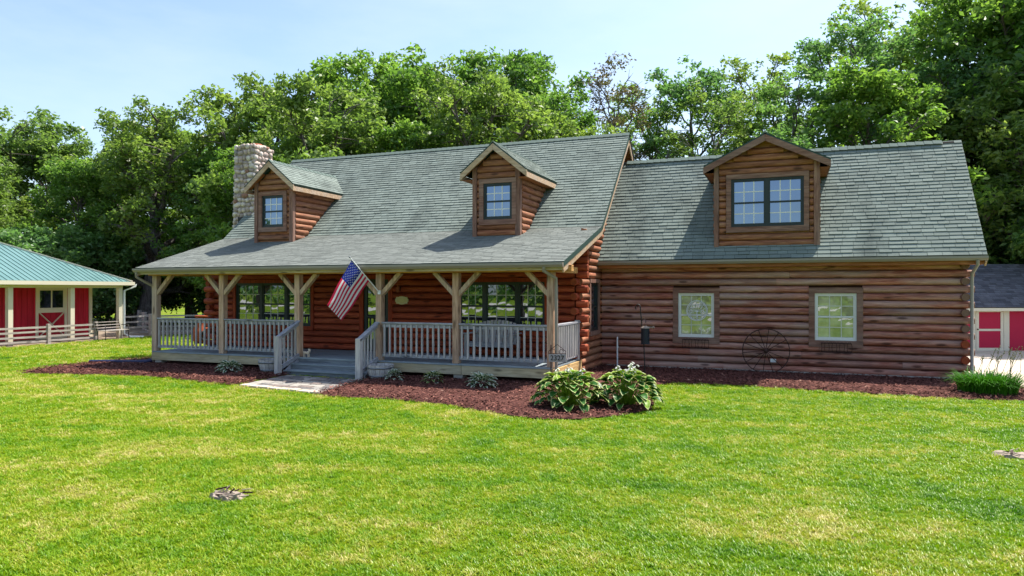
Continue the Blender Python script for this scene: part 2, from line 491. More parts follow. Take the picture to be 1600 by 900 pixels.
class MB:
    def __init__(s, m=None):
        s.v = []; s.f = []; s.mi = []; s.sm = []; s.m = m; s.tint = None
    def add(s, vs, fs, mi=0, smooth=False):
        b = len(s.v)
        if s.m is not None:
            vs = [s.m @ Vector(p) for p in vs]
        s.v += [tuple(p) for p in vs]
        for f in fs:
            s.f.append([b + i for i in f])
            s.mi.append(mi); s.sm.append(smooth)
        return s
    def box(s, a, b, mi=0, bev=0.0):
        x0, y0, z0 = (min(a[i], b[i]) for i in range(3))
        x1, y1, z1 = (max(a[i], b[i]) for i in range(3))
        if bev <= 0:
            vs = [(x0, y0, z0), (x1, y0, z0), (x1, y1, z0), (x0, y1, z0), (x0, y0, z1), (x1, y0, z1), (x1, y1, z1), (x0, y1, z1)]
            fs = [(3, 2, 1, 0), (4, 5, 6, 7), (0, 1, 5, 4), (1, 2, 6, 5), (2, 3, 7, 6), (3, 0, 4, 7)]
            return s.add(vs, fs, mi)
        e = bev
        vs = []
        for (z, k) in ((z0, e), (z0 + e, 0), (z1 - e, 0), (z1, e)):
            vs += [(x0 + k, y0 + k, z), (x1 - k, y0 + k, z), (x1 - k, y1 - k, z), (x0 + k, y1 - k, z)]
        fs = [(3, 2, 1, 0), (12, 13, 14, 15)]
        for r in range(3):
            for i in range(4):
                j = (i + 1) % 4
                fs.append((r * 4 + i, r * 4 + j, r * 4 + 4 + j, r * 4 + 4 + i))
        return s.add(vs, fs, mi)
    def bar(s, p, q, w, h, up=(0, 0, 1), mi=0, e0=0, e1=0):
        p = Vector(p); q = Vector(q); d = (q - p)
        if d.length < 1e-6: return s
        d.normalize()
        p = p - d * e0; q = q + d * e1
        u = Vector(up)
        x = d.cross(u)
        if x.length < 1e-4:
            x = d.cross(Vector((1, 0, 0)))
        x.normalize(); u = x.cross(d)
        vs = []
        for c in (p, q):
            for a, b in ((-1, -1), (1, -1), (1, 1), (-1, 1)):
                vs.append(c + x * a * w / 2 + u * b * h / 2)
        return s.add(vs, [(0, 1, 2, 3), (7, 6, 5, 4), (4, 5, 1, 0), (5, 6, 2, 1), (6, 7, 3, 2), (7, 4, 0, 3)], mi)
    def tube(s, pts, rad, n=8, mi=0, smooth=True, cap=True):
        pts = [Vector(p) for p in pts]
        if not hasattr(rad, '__len__'):
            rad = [rad] * len(pts)
        vs = []; fs = []
        prev = None
        for i, p in enumerate(pts):
            d = (pts[min(i + 1, len(pts) - 1)] - pts[max(i - 1, 0)])
            d = d.normalized() if d.length > 1e-9 else Vector((0, 0, 1))
            if prev is None:
                x = d.orthogonal().normalized()
            else:
                x = prev - d * prev.dot(d)
                x = x.normalized() if x.length > 1e-6 else d.orthogonal().normalized()
            prev = x
            y = d.cross(x)
            for k in range(n):
                a = 2 * pi * k / n
                vs.append(p + (x * cos(a) + y * sin(a)) * rad[i])
        for i in range(len(pts) - 1):
            for k in range(n):
                j = (k + 1) % n
                fs.append((i * n + k, i * n + j, i * n + n + j, i * n + n + k))
        s.add(vs, fs, mi, smooth)
        if cap:
            s.add([vs[k] for k in range(n)], [tuple(range(n - 1, -1, -1))], mi)
            b = (len(pts) - 1) * n
            s.add([vs[b + k] for k in range(n)], [tuple(range(n))], mi)
        return s
    def lathe(s, prof, c=(0, 0, 0), n=16, mi=0, smooth=True, sq=(1, 1)):
        vs = []; fs = []
        for r, z in prof:
            for k in range(n):
                a = 2 * pi * k / n
                vs.append((c[0] + r * cos(a) * sq[0], c[1] + r * sin(a) * sq[1], c[2] + z))
        for i in range(len(prof) - 1):
            for k in range(n):
                j = (k + 1) % n
                fs.append((i * n + k, i * n + j, i * n + n + j, i * n + n + k))
        s.add(vs, fs, mi, smooth)
        if prof[0][0] > 1e-4: s.add(vs[:n], [tuple(range(n - 1, -1, -1))], mi)
        if prof[-1][0] > 1e-4: s.add(vs[-n:], [tuple(range(n))], mi)
        return s
    def ngon(s, pts, mi=0):
        return s.add(pts, [tuple(range(len(pts)))], mi)
    def prism(s, pts, d, mi=0):
        """polygon pts (CCW seen from +d) extruded by vector d"""
        n = len(pts); d = Vector(d)
        a = [Vector(p) for p in pts]; b = [p + d for p in a]
        fs = [tuple(range(n - 1, -1, -1)), tuple(range(n, 2 * n))]
        for i in range(n):
            j = (i + 1) % n
            fs.append((i, j, n + j, n + i))
        return s.add(a + b, fs, mi)
    def mesh(s, name, mats, org=(0, 0, 0)):
        me = bpy.data.meshes.new(name)
        o = Vector(org)
        me.from_pydata([(p[0] - o.x, p[1] - o.y, p[2] - o.z) for p in s.v], [], s.f)
        if not isinstance(mats, (list, tuple)):
            mats = [mats]
        for m in mats:
            me.materials.append(m)
        me.polygons.foreach_set('material_index', s.mi)
        me.polygons.foreach_set('use_smooth', s.sm)
        if s.tint is not None:
            at = me.color_attributes.new('tint', 'FLOAT_COLOR', 'POINT')
            arr = np.ones((len(s.v), 4), np.float32)
            arr[:, :3] = np.array(s.tint, np.float32).reshape(-1, 3)
            at.data.foreach_set('color', arr.ravel())
        me.update()
        return me
    def build(s, name, mats, parent=None, org=None):
        if org is None:
            a = np.array(s.v)
            c = (a.min(0) + a.max(0)) / 2
            org = (c[0], c[1], a[:, 2].min()) if parent is None else tuple(c)
        me = s.mesh(name, mats, org)
        return reg(bpy.data.objects.new(name, me), name, parent, org)

def inst(name, me, parent, w, scale=(1, 1, 1), rot=None):
    o = bpy.data.objects.new(name, me)
    reg(o, name, parent, w)
    o.scale = scale
    if rot is not None:
        o.rotation_euler = rot
    return o

def copy_thing(root, loc, rotz=None, label=None, scale=None):
    r = root.copy(); COL.objects.link(r); r.location = loc
    if rotz is not None: r.rotation_euler = (0, 0, rotz)
    if label: r['label'] = label
    if scale: r.scale = scale
    for ch in root.children:
        c = ch.copy(); COL.objects.link(c); c.parent = r
        for gch in ch.children:
            d = gch.copy(); COL.objects.link(d); d.parent = c
    return r

def ground_z(x, y):
    """lawn is level; the drive at the back right falls away behind the wing"""
    t = min(1, max(0, (y - 19.5) / 15.0)); s = t * t * (3 - 2 * t)
    u = min(1, max(0, (x - 2.5) / 2.5)); w = u * u * (3 - 2 * u)
    return -0.75 * s * w

def in_poly(x, y, poly):
    inside = np.zeros(x.shape, bool)
    n = len(poly)
    for i in range(n):
        x0, y0 = poly[i]; x1, y1 = poly[(i + 1) % n]
        c = ((y0 > y) != (y1 > y)) & (x < (x1 - x0) * (y - y0) / (y1 - y0 + 1e-12) + x0)
        inside ^= c
    return inside

# ------------------------------------------------------------------ ground
def make_ground():
    xs = sorted(set([-400, -200, -110, -70] + list(np.arange(-50, 31, 2.0)) + [40, 60, 110, 200, 400]))
    ys = sorted(set([-300, -160, -80, -40, -20, -10] + list(np.arange(-4, 61, 2.0)) + [80, 120, 200, 330, 600]))
    mb = MB()
    vs = [(x, y, ground_z(x, y)) for y in ys for x in xs]
    nx = len(xs)
    fs = [(j * nx + i, j * nx + i + 1, (j + 1) * nx + i + 1, (j + 1) * nx + i) for j in range(len(ys) - 1) for i in range(nx - 1)]
    mb.add(vs, fs, 0, True)
    return kind(mb.build('lawn', MT['lawn'], None, (0, 0, 0)), 'structure')
make_ground()

MULCH_L = [(-19.0, 13.3), (-18.34, 12.15), (-16.9, 12.6), (-14.38, 12.95), (-12.6, 12.55), (-11.6, 12.45), (-11.62, 14.6), (-11.9, 16.9), (-18.0, 16.9), (-18.9, 15.3)]
MULCH_R = [(-9.1, 12.0), (-8.5, 11.85), (-7.15, 11.95), (-5.9, 11.75), (-5.29, 11.5), (-4.41, 11.15), (-3.8, 11.0), (-3.2, 11.3), (-2.6, 11.95), (-2.3, 12.7), (-2.45, 13.6), (-2.95, 15.0), (-3.0, 15.8), (-2.5, 16.35), (-1.83, 16.6), (-0.45, 16.45), (0.83, 16.3), (2.01, 16.2), (3.11, 16.1), (4.2, 16.25), (4.9, 16.7), (4.9, 18.4), (4.3, 19.3), (4.2, 19.6), (-5.1, 19.6), (-5.1, 17.4), (-9.3, 17.2), (-9.45, 14.6)]
WALK = [(-11.62, 14.25), (-11.45, 12.42), (-9.0, 12.05), (-9.5, 14.2)]

def sheet_poly(name, poly, z, mat, mound=0.0, step=0.25):
    """a bed: triangulated outline with interior points so that its surface is uneven"""
    bm = bmesh.new()
    pts = []
    for i in range(len(poly)):
        a = Vector(poly[i]); b = Vector(poly[(i + 1) % len(poly)])
        n = max(1, int((b - a).length / step))
        for k in range(n):
            p = a + (b - a) * k / n
            pts.append((p.x + random.uniform(-.03, .03), p.y + random.uniform(-.03, .03)))
    from mathutils.geometry import delaunay_2d_cdt
    P = np.array(pts)
    gx, gy = np.meshgrid(np.arange(P[:, 0].min(), P[:, 0].max(), step), np.arange(P[:, 1].min(), P[:, 1].max(), step))
    gx = gx.ravel() + RNG.uniform(-.06, .06, gx.size); gy = gy.ravel() + RNG.uniform(-.06, .06, gy.size)
    ins = in_poly(gx, gy, pts)
    dmin = np.min((gx[:, None] - P[:, 0]) ** 2 + (gy[:, None] - P[:, 1]) ** 2, 1)
    ins &= dmin > (step * .5) ** 2
    allp = [Vector(p) for p in pts] + [Vector(p) for p in zip(gx[ins], gy[ins])]
    co, ed, fa, *_ = delaunay_2d_cdt(allp, [], [list(range(len(pts)))], 1, 1e-5)
    nb = len(pts)
    vs = []
    for i, c in enumerate(co):
        d = math.sqrt(min((P[:, 0] - c.x) ** 2 + (P[:, 1] - c.y) ** 2))
        vs.append((c.x, c.y, z + mound * min(1, d / 0.5) + (random.uniform(-.012, .018) if d > 0.02 else 0)))
    mb = MB(); mb.add(vs, [tuple(f) for f in fa], 0, True)
    return kind(mb.build(name, mat, None, (P[:, 0].mean(), P[:, 1].mean(), 0)), 'structure')
sheet_poly('mulch_bed', MULCH_L, 0.02, MT['mulch'], 0.05)
sheet_poly('mulch_bed', MULCH_R, 0.02, MT['mulch'], 0.05)

def chips():
    mb_v = []; mb_f = []; tint = []
    for poly, n in ((MULCH_L, 13000), (MULCH_R, 26000)):
        P = np.array(poly)
        cnt = 0
        x = RNG.uniform(P[:, 0].min(), P[:, 0].max(), n * 4); y = RNG.uniform(P[:, 1].min(), P[:, 1].max(), n * 4)
        # spill a little over the edge onto the grass
        jx = x + RNG.normal(0, .05, x.size); jy = y + RNG.normal(0, .05, x.size)
        ok = in_poly(jx, jy, poly) & ~((x > -17) & (x < -5) & (y > 15.2))
        x = x[ok][:n]; y = y[ok][:n]
        k = x.size
        L = RNG.uniform(.012, .04, k); W = RNG.uniform(.006, .014, k)
        a = RNG.uniform(0, 2 * pi, k); tl = RNG.uniform(-.5, .5, k); z = RNG.uniform(.055, .095, k)
        dx, dy = np.cos(a), np.sin(a)
        t = np.clip(RNG.beta(2, 3, k), 0, 1)
        for i in range(k):
            b = len(mb_v)
            ex = (dx[i] * L[i], dy[i] * L[i], tl[i] * L[i]); wx = (-dy[i] * W[i], dx[i] * W[i], RNG.random() * W[i] - W[i] / 2)
            c = (x[i], y[i], z[i])
            mb_v += [tuple(c[q] - ex[q] - wx[q] for q in range(3)), tuple(c[q] + ex[q] - wx[q] for q in range(3)), tuple(c[q] + ex[q] + wx[q] for q in range(3)), tuple(c[q] - ex[q] + wx[q] for q in range(3))]
            mb_f.append((b, b + 1, b + 2, b + 3)); tint += [(t[i],) * 3] * 4
    mb = MB(); mb.add(mb_v, mb_f); mb.tint = tint
    return kind(mb.build('mulch_chips', MT['chip'], None, (-7, 14, 0)), 'stuff')
chips()

def walkway():
    base = MB(); base.ngon([(x, y, 0.012) for x, y in WALK])
    w = kind(base.build('walkway', MT['dirt'], None, (-10.4, 13.2, 0)), 'structure')
    A, B, C_, D = (Vector((*p, 0)) for p in WALK)   # A back-left, B front-left, C front-right, D back-right
    rows = 9
    for r in range(rows):
        t0, t1 = r / rows, (r + 1) / rows
        L0 = A.lerp(B, t0); R0 = D.lerp(C_, t0); L1 = A.lerp(B, t1); R1 = D.lerp(C_, t1)
        n = 8 if r % 2 == 0 else 6
        cuts = [0] + sorted((i + random.uniform(-.18, .18)) / n for i in range(1, n)) + [1]
        for i in range(n):
            gpu = 0.006
            a, b = cuts[i] + gpu, cuts[i + 1] - gpu
            q = [L1.lerp(R1, a), L1.lerp(R1, b), L0.lerp(R0, b), L0.lerp(R0, a)]
            c = sum(q, Vector()) / 4
            q = [c + (p - c) * 0.955 for p in q]
            z = random.uniform(.032, .044)
            m = MB()
            top = [p + Vector((0, 0, z + random.uniform(-.004, .004))) for p in q]
            q2 = [c + (p - c) * 1.04 for p in q]
            bot = [p + Vector((0, 0, .008)) for p in q2]
            m.add(bot + top, [(4, 5, 6, 7), (0, 1, 5, 4), (1, 2, 6, 5), (2, 3, 7, 6), (3, 0, 4, 7)])
            m.build('paver', MT['paver'] if r < rows - 1 else MT['conc'], w)
walkway()

def driveway():
    pts = []
    xs = np.linspace(4.35, 16, 9); ys = np.linspace(17.6, 41, 16)
    mb = MB(); vs = []; fs = []
    for y in ys:
        for i, x in enumerate(xs):
            xx = x + (0.25 if (i == 0 and y < 19) else 0)
            vs.append((xx, y, ground_z(xx, y) + 0.03))
    n = len(xs)
    for j in range(len(ys) - 1):
        for i in range(n - 1):
            fs.append((j * n + i, j * n + i + 1, (j + 1) * n + i + 1, (j + 1) * n + i))
    mb.add(vs, fs, 0, True)
    return kind(mb.build('driveway', MT['conc'], None, (8, 28, 0)), 'structure')
driveway()

def dirt_yard():
    poly = [(-34, 15.5), (-27.2, 15.6), (-27.15, 19.5), (-27.0, 23.6), (-27.6, 24.0), (-28.2, 25.2), (-24.0, 28.8), (-19.5, 33), (-24, 38), (-34, 36), (-40, 25)]
    mb = MB(); mb.ngon([(x, y, 0.012) for x, y in poly])
    return kind(mb.build('dirt_yard', MT['dirt'], None, (-30, 25, 0)), 'structure')
dirt_yard()

# ------------------------------------------------------------------ the cabin
HX0, HX1, HY = -17.0, -4.97, 17.25      # main body
WX1, WY = 3.9, 19.33                    # wing right end and front face
RY, RZ = 21.40, 6.94                    # main ridge
KY, KZ = 17.97, 3.81                    # where the porch roof breaks away
EY, EZ = 14.63, 2.77                    # porch eave
VY, VZ = 21.51, 6.08                    # wing ridge
UY, UZ = 18.88, 2.95                    # wing eave
MS = (RZ - KZ) / (RY - KY); PS = (KZ - EZ) / (KY - EY); WS = (VZ - UZ) / (VY - UY)
RXL, RXR = -17.2, -4.56                 # main roof ends
WRX = 4.18                              # wing roof end
COURSE = 0.185
house = thing('log_cabin', 'long log cabin with green shingle roofs, three dormers and a front porch', 'house', (-5, 17.25, 0))

# unit log: flat back, rounded face, runs along +x from 0 to 1
def log_unit():
    mb = MB()
    prof = [(0.03, -.5)]
    for k in range(7):
        a = -pi / 2 + pi * k / 6
        prof.append((-cos(a) * 0.092 if 0 < k < 6 else 0.004, sin(a) * .5))
    prof.append((0.03, .5))
    n = len(prof)
    L = [(0, y, z) for y, z in prof]; R = [(1, y, z) for y, z in prof]
    mb.add(L + R, [(i, n + i, n + i + 1, i + 1) for i in range(n - 1)], 0, True)
    mb.add(L, [tuple(range(n))], 0); mb.add(R, [tuple(range(n - 1, -1, -1))], 0)
    return mb
LU = log_unit()
LOGME = {}
def logme(mat):
    if mat not in LOGME:
        # fix facing: outside is -y
        me = LU.mesh('log', MT[mat])
        bm = bmesh.new(); bm.from_mesh(me)
        bmesh.ops.recalc_face_normals(bm, faces=bm.faces[:]); bm.to_mesh(me); bm.free()
        LOGME[mat] = me
    return LOGME[mat]

def log_x(parent, x0, x1, y, z, mat, h=COURSE, dep=1.0, name='log'):
    return inst(name, logme(mat), parent, (x0, y, z), (x1 - x0, dep, h * random.uniform(.965, .99)))
def log_y(parent, x, y0, y1, z, mat, h=COURSE, dep=1.0):   # faces +x
    return inst('log', logme(mat), parent, (x, y0, z), (y1 - y0, dep, h * random.uniform(.985, .998)), (0, 0, pi / 2))

def pieces(x0, x1, z, holes, avg=4.2):
    """split a course at openings and at a few butt joints"""
    segs = [(x0, x1)]
    for a, b, c, d in holes:
        if c - 0.02 < z < d + 0.02:
            ns = []
            for s, e in segs:
                if b <= s or a >= e: ns.append((s, e)); continue
                if a > s: ns.append((s, a))
                if b < e: ns.append((b, e))
            segs = ns
    out = []
    for s, e in segs:
        while e - s > avg * 1.35:
            c = s + random.uniform(.55, 1.2) * avg
            if e - c < 0.8: break
            out.append((s, c - 0.004)); s = c
        out.append((s, e))
    return out

# wall cores
def cores():
    b = MB()
    pts = [(HX0, HY, 0.2), (HX0, 25.55, 0.2), (HX0, 25.55, 3.0), (HX0, RY, RZ - .13), (HX0, KY, KZ - .13), (HX0, HY, KZ - .13 - .72 * PS)]
    b.prism([(p[0] + .02, p[1] + .02, p[2]) for p in pts][::-1], (HX1 - HX0 - .04, 0, 0))
    b.build('wall', MT['core'], house)
    b = MB()
    pts = [(HX1 + .1, WY, 0.03), (HX1 + .1, 23.7, 0.03), (HX1 + .1, 23.7, 3.3), (HX1 + .1, VY, VZ - .14), (HX1 + .1, WY, VZ - .14 - (VY - WY) * WS)]
    b.prism([(p[0], p[1] + .02, p[2]) for p in pts][::-1], (WX1 - HX1 - .14, 0, 0))
    b.build('wall', MT['core'], house)
    f = MB(); f.box((HX1 + .12, WY + .035, -.8), (WX1 - .06, 23.65, .05))
    f.box((HX0 + .05, HY + .04, -.2), (HX1 - .02, 25.4, .22))
    f.box((HX1 + .2, WY - .10, -.1), (WX1 - .12, WY + .03, .088))
    f.build('foundation', MT['found'], house)
cores()

# wing front logs
WH = [(-2.93, -1.72, .74, 2.22), (.44, 1.66, .74, 2.22)]
for k in range(15):
    z = .04 + COURSE * (k + .5)
    for a, b in pieces(HX1 + .07, WX1 - .02 if k % 2 else WX1 - .12, z, WH):
        log_x(house, a, b, WY, z, 'log_wing')
# top boards beneath the wing eave
b = MB(); b.box((HX1 + .07, WY - .055, .04 + COURSE * 15 + .004), (WX1 - .02, WY + .03, 3.02)); b.build('frieze_board', MT['redtrim_x'], house)

# log ends sticking forward at the wing's right corner
def log_end_me(mat, rough=False, endmat='end_red'):
    mb = MB()
    prof = [(.088, 0), (.094, .03), (.094, .30)]
    n = 10; vs = []; fs = []
    for r, y in prof:
        for k in range(n):
            a = 2 * pi * k / n + pi / 10
            rr = r * (random.uniform(.9, 1.08) if rough else 1)
            vs.append((rr * cos(a), y, rr * sin(a)))
    for i in range(2):
        for k in range(n):
            j = (k + 1) % n
            fs.append((i * n + k, i * n + n + k, i * n + n + j, i * n + j))
    mb.add(vs, fs, 0, True); mb.add(vs[:n], [tuple(range(n - 1, -1, -1))][::-1], 1)
    me = mb.mesh('log_end', [MT[mat], MT[endmat]])
    bm = bmesh.new(); bm.from_mesh(me); bmesh.ops.recalc_face_normals(bm, faces=bm.faces[:]); bm.to_mesh(me); bm.free()
    return me
END_R = log_end_me('log_main'); END_W = log_end_me('trim', True, 'end_brown')
for k in range(15):
    z = .04 + COURSE * (k + .5)
    if k % 2 == 0:
        inst('log_end', END_R if k < 6 else END_W, house, (WX1 - .09, WY - .19, z))
    else:                                    # front logs run past the corner to the right
        inst('log_end', END_W, house, (WX1 + .12, WY + .02, z), (.92, .7, .92), (0, 0, pi / 2))
# right end wall of the wing
for k in range(32):
    z = .04 + COURSE * (k + .5)
    y0 = WY + .03 if z < 3.0 else UY + (z - UZ + .26) / WS
    y1 = 23.7 if z < 3.0 else VY * 2 - y0
    if y1 - y0 > .3:
        log_y(house, WX1 - .06, y0, y1, z, 'log_gable')

# main front wall under the porch
MH = [(-16.08, -13.02, .98, 2.46), (-11.46, -10.38, 0, 2.5), (-8.44, -5.76, .98, 2.46)]
for k in range(2, 19):
    z = .04 + COURSE * (k + .5)
    for a, c in pieces(HX0 + .05, HX1 - .1 if k % 2 else HX1 + .02, z, MH, 5.5):
        log_x(house, a, c, HY, z, 'log_main')
    if k % 2 == 0 and z < 2.7:
        inst('log_end', END_R, house, (HX1 - .07, HY - .27, z))
        inst('log_end', END_R, house, (HX0 + .1, HY - .27, z))
    elif z < 3.3:
        inst('log_end', END_R, house, (HX1 + .24, HY + .0, z), rot=(0, 0, pi / 2))
        inst('log_end', END_R, house, (HX0 - .24, HY + .0, z), rot=(0, 0, -pi / 2))
# right gable: side strip beside the porch and the gable above the wing roof
for k in range(0, 36):
    z = .04 + COURSE * (k + .5)
    if z < 3.35:
        y0, y1 = HY + .0, WY - .0
        for a, c in pieces(y0, y1, z, [(17.97, 18.98, .95, 2.45)], 9):
            log_y(house, HX1, a, c, z, 'log_gable')
    else:
        y0 = KY + (z - KZ + .26) / MS if z > KZ - .15 else HY + .3
        y1 = 2 * RY - y0
        if y1 - y0 > .25:
            log_y(house, HX1, y0, y1, z, 'log_gable')
# rows of rounded log butts stepping up below the rake
for k in range(13, 36):
    z = .04 + COURSE * (k + .5)
    if z < 3.35: continue
    y0 = KY + (z - KZ + .26) / MS if z > KZ - .15 else HY + .3
    if z < RZ - .4:
        m = MB(); m.tube([(HX1 + .05, y0 + .02, z), (HX1 + .05, y0 + .34, z)], [.085, .09], 10)
        m.build('log_end', MT['end'], house)

# ---- roofs
def slab(name, quad, th, mat, parent=None, mats=None):
    """quad: bottom-left, bottom-right, top-right, top-left of the upper face"""
    q = [Vector(p) for p in quad]
    n = (q[1] - q[0]).cross(q[3] - q[0]).normalized()
    m = MB()
    m.prism([p - n * th for p in q], n * th)
    return m.build(name, mat, parent or house)

def shingles(name, quad, parent, mat, expo=0.14, tab=0.31, lift=0.019, amp=0.12):
    bl, br, tr, tl = (Vector(p) for p in quad)
    n = (br - bl).cross(tl - bl).normalized()
    ln = max((tl - bl).length, (tr - br).length)
    rows = max(1, round(ln / expo))
    mb = MB(); tint = []
    V = []; F = []
    for r in range(rows):
        t0, t1 = r / rows, min(1.0, (r + 1.0) / rows)
        a0, b0, a1, b1 = bl.lerp(tl, t0), br.lerp(tr, t0), bl.lerp(tl, t1), br.lerp(tr, t1)
        w = (b0 - a0).length
        rt = random.uniform(.95, 1.05)
        if w < .03: continue
        x = -random.random() * tab
        while x < w:
            x2 = x + tab * random.uniform(.75, 1.2)
            s0 = max(0, x + .004) / w; s1 = min(w, x2 - .004) / w
            x = x2
            if s1 - s0 < .02 / max(w, .1): continue
            dz = lift * random.uniform(.75, 1.35)
            dd = random.uniform(-.006, .006) / expo / rows
            p0 = a0.lerp(b0, s0) - (tl - bl) * dd; p1 = a0.lerp(b0, s1) - (tl - bl) * dd
            p2, p3 = a1.lerp(b1, s1), a1.lerp(b1, s0)
            i = len(V)
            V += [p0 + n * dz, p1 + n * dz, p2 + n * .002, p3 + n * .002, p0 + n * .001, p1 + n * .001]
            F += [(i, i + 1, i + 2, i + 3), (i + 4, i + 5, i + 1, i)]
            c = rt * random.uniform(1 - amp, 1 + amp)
            tint += [(c, c, c)] * 4 + [(c * .3,) * 3] * 2  # butt edges tinted dark: shadow line of each course painted in
    mb.add(V, F); mb.tint = tint
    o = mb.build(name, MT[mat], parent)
    return kind(o, 'stuff')

def roof(name, quad, smat, th=.11, expo=.14, parent=None, drip='roofdeck'):
    r = slab(name, quad, th, MT[drip], parent)
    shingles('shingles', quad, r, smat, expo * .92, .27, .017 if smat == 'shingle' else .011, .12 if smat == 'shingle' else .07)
    return r

# main roof, upper slope and the porch slope
XL, XR = RXL, RXR
roof('roof', [(XL, KY, KZ), (XR, KY, KZ), (XR, RY, RZ), (XL, RY, RZ)], 'shingle')
roof('porch_roof', [(XL, EY, EZ), (XR, EY, EZ), (XR, KY - .004, KZ - .002), (XL, KY - .004, KZ - .002)], 'shingle_porch')
slab('roof', [(XR, 2 * RY - KY + .8, KZ - .73), (XL, 2 * RY - KY + .8, KZ - .73), (XL, RY, RZ), (XR, RY, RZ)], .11, MT['shingle_porch'])
# wing roof
WXL = HX1 + .02
roof('wing_roof', [(WXL, UY, UZ), (WRX, UY, UZ), (WRX, VY, VZ), (WXL, VY, VZ)], 'shingle')
slab('wing_roof', [(WRX, 2 * VY - UY, UZ), (WXL, 2 * VY - UY, UZ), (WXL, VY, VZ), (WRX, VY, VZ)], .11, MT['shingle_porch'])

def ridge_cap(a, b, wdt=.13, lift=.03):
    a = Vector(a); b = Vector(b); L = (b - a).length
    n = int(L / .2)
    m = MB(); tint = []
    d = (b - a) / n
    sd = d.cross(Vector((0, 0, 1))).normalized()
    for i in range(n):
        p = a + d * i; q = p + d * 1.03
        V = [p - sd * wdt + Vector((0, 0, -wdt * .75 + lift)), p + Vector((0, 0, lift + .016)), p + sd * wdt + Vector((0, 0, -wdt * .75 + lift)),
             q - sd * wdt + Vector((0, 0, -wdt * .75 + lift - .012)), q + Vector((0, 0, lift)), q + sd * wdt + Vector((0, 0, -wdt * .75 + lift - .012))]
        m.add(V, [(0, 1, 4, 3), (1, 2, 5, 4), (0, 1, 2)])
    kind(m.build('ridge_cap', MT['ridge'], house), 'stuff')
ridge_cap((XL, RY, RZ), (XR, RY, RZ)); ridge_cap((WXL + .3, VY, VZ), (WRX - .45, VY, VZ))

# rake boards, fascia and soffits
def board(name, p, q, w, h, mat, up=(0, 0, 1)):
    m = MB(); m.bar(p, q, w, h, up); return m.build(name, MT[mat], house)
rk = .085
def rake(x, y0, z0, y1, z1, mat, drop=.125, wd=.035, hh=.15):
    return board('rake_board', (x, y0, z0 - drop - hh * .2), (x, y1, z1 - drop - hh * .2), wd, hh, mat)
rake(RXR - .03, KY, KZ, RY, RZ - .02, 'fascia', .17)
rake(RXR - .03, EY + .02, EZ, KY + .05, KZ + .015, 'fascia', .12, .04, .17)
rake(RXR - .03, 2 * RY - KY, KZ, RY, RZ - .02, 'fascia', .17)
rake(RXL + .03, EY + .02, EZ, KY + .05, KZ + .015, 'fascia', .12, .04, .17)
rake(RXL + .03, KY, KZ, RY, RZ - .02, 'fascia', .17)
rake(WRX - .03, UY, UZ, VY, VZ - .02, 'fascia', .17)
rake(WRX - .03, 2 * VY - UY, UZ, VY, VZ - .02, 'fascia', .17)
b = MB()
b.prism([(HX1 + .02, KY - .1, KZ - .27), (RXR - .06, KY - .1, KZ - .27), (RXR - .06, RY, RZ - .21), (HX1 + .02, RY, RZ - .21)], (0, -.01, .02)); b.build('soffit', MT['soffit'], house)
b = MB()
b.prism([(HX1 + .02, 2 * RY - KY + .1, KZ - .27), (HX1 + .02, RY, RZ - .21), (RXR - .06, RY, RZ - .21), (RXR - .06, 2 * RY - KY + .1, KZ - .27)], (0, .01, .02)); b.build('soffit', MT['soffit'], house)
# wing fascia, soffit, gutter
board('fascia_board', (WXL, UY + .03, UZ - .155), (WRX - .05, UY + .03, UZ - .155), .03, .11, 'soffit')
b = MB(); b.box((WXL, UY + .05, UZ - .21), (WRX - .06, WY - .06, UZ - .19)); b.build('soffit', MT['soffit'], house)
def gutter(x0, x1, y, z):
    m = MB()
    P = [(y + .005, z), (y + .005, z - .105), (y - .06, z - .105), (y - .10, z - .05), (y - .10, z), (y - .093, z), (y - .093, z - .045), (y - .055, z - .095), (y - .003, z - .095), (y - .003, z)]
    n = len(P)
    L = [(x0, a, c) for a, c in P]; R = [(x1, a, c) for a, c in P]
    m.add(L + R, [(i, (i + 1) % n, n + (i + 1) % n, n + i) for i in range(n)])
    m.add([(x0, y, z - .002), (x0, y, z - .1), (x0, y - .058, z - .1), (x0, y - .097, z - .002)], [(0, 1, 2, 3)])
    m.add([(x1, y, z - .002), (x1, y, z - .1), (x1, y - .058, z - .1), (x1, y - .097, z - .002)], [(3, 2, 1, 0)])
    return m.build('gutter', MT['gutter'], house)
gutter(WXL + .02, WRX, UY - .01, UZ - .02)
gutter(XL, XR, EY - .01, EZ - .02)
b = MB(); b.bar((XL + .03, EY + .03, EZ - .12), (XR - .05, EY + .03, EZ - .12), .03, .13); b.build('fascia_board', MT['skirt'], house)

def downspout(pts):
    m = MB(); m.tube(pts, .038, 8, 0, True); return m.build('downspout', MT['gutter'], house)
downspout([(3.98, UY - .06, UZ - .12), (3.98, UY - .06, UZ - .22), (3.93, UY + .24, UZ - .42), (3.93, UY + .26, UZ - .6), (3.93, UY + .26, .25), (3.93, UY + .1, .1)])
downspout([(-5.0, EY - .06, EZ - .12), (-5.0, EY - .06, EZ - .2), (-4.86, EY + .38, EZ - .36), (-4.86, EY + .40, EZ - .6), (-4.86, EY + .40, .1)])
downspout([(-17.1, EY - .06, EZ - .12), (-17.1, EY - .06, EZ - .25), (-17.02, EY + .42, EZ - .5), (-17.02, EY + .44, EZ - .7), (-17.02, EY + .44, .1)])

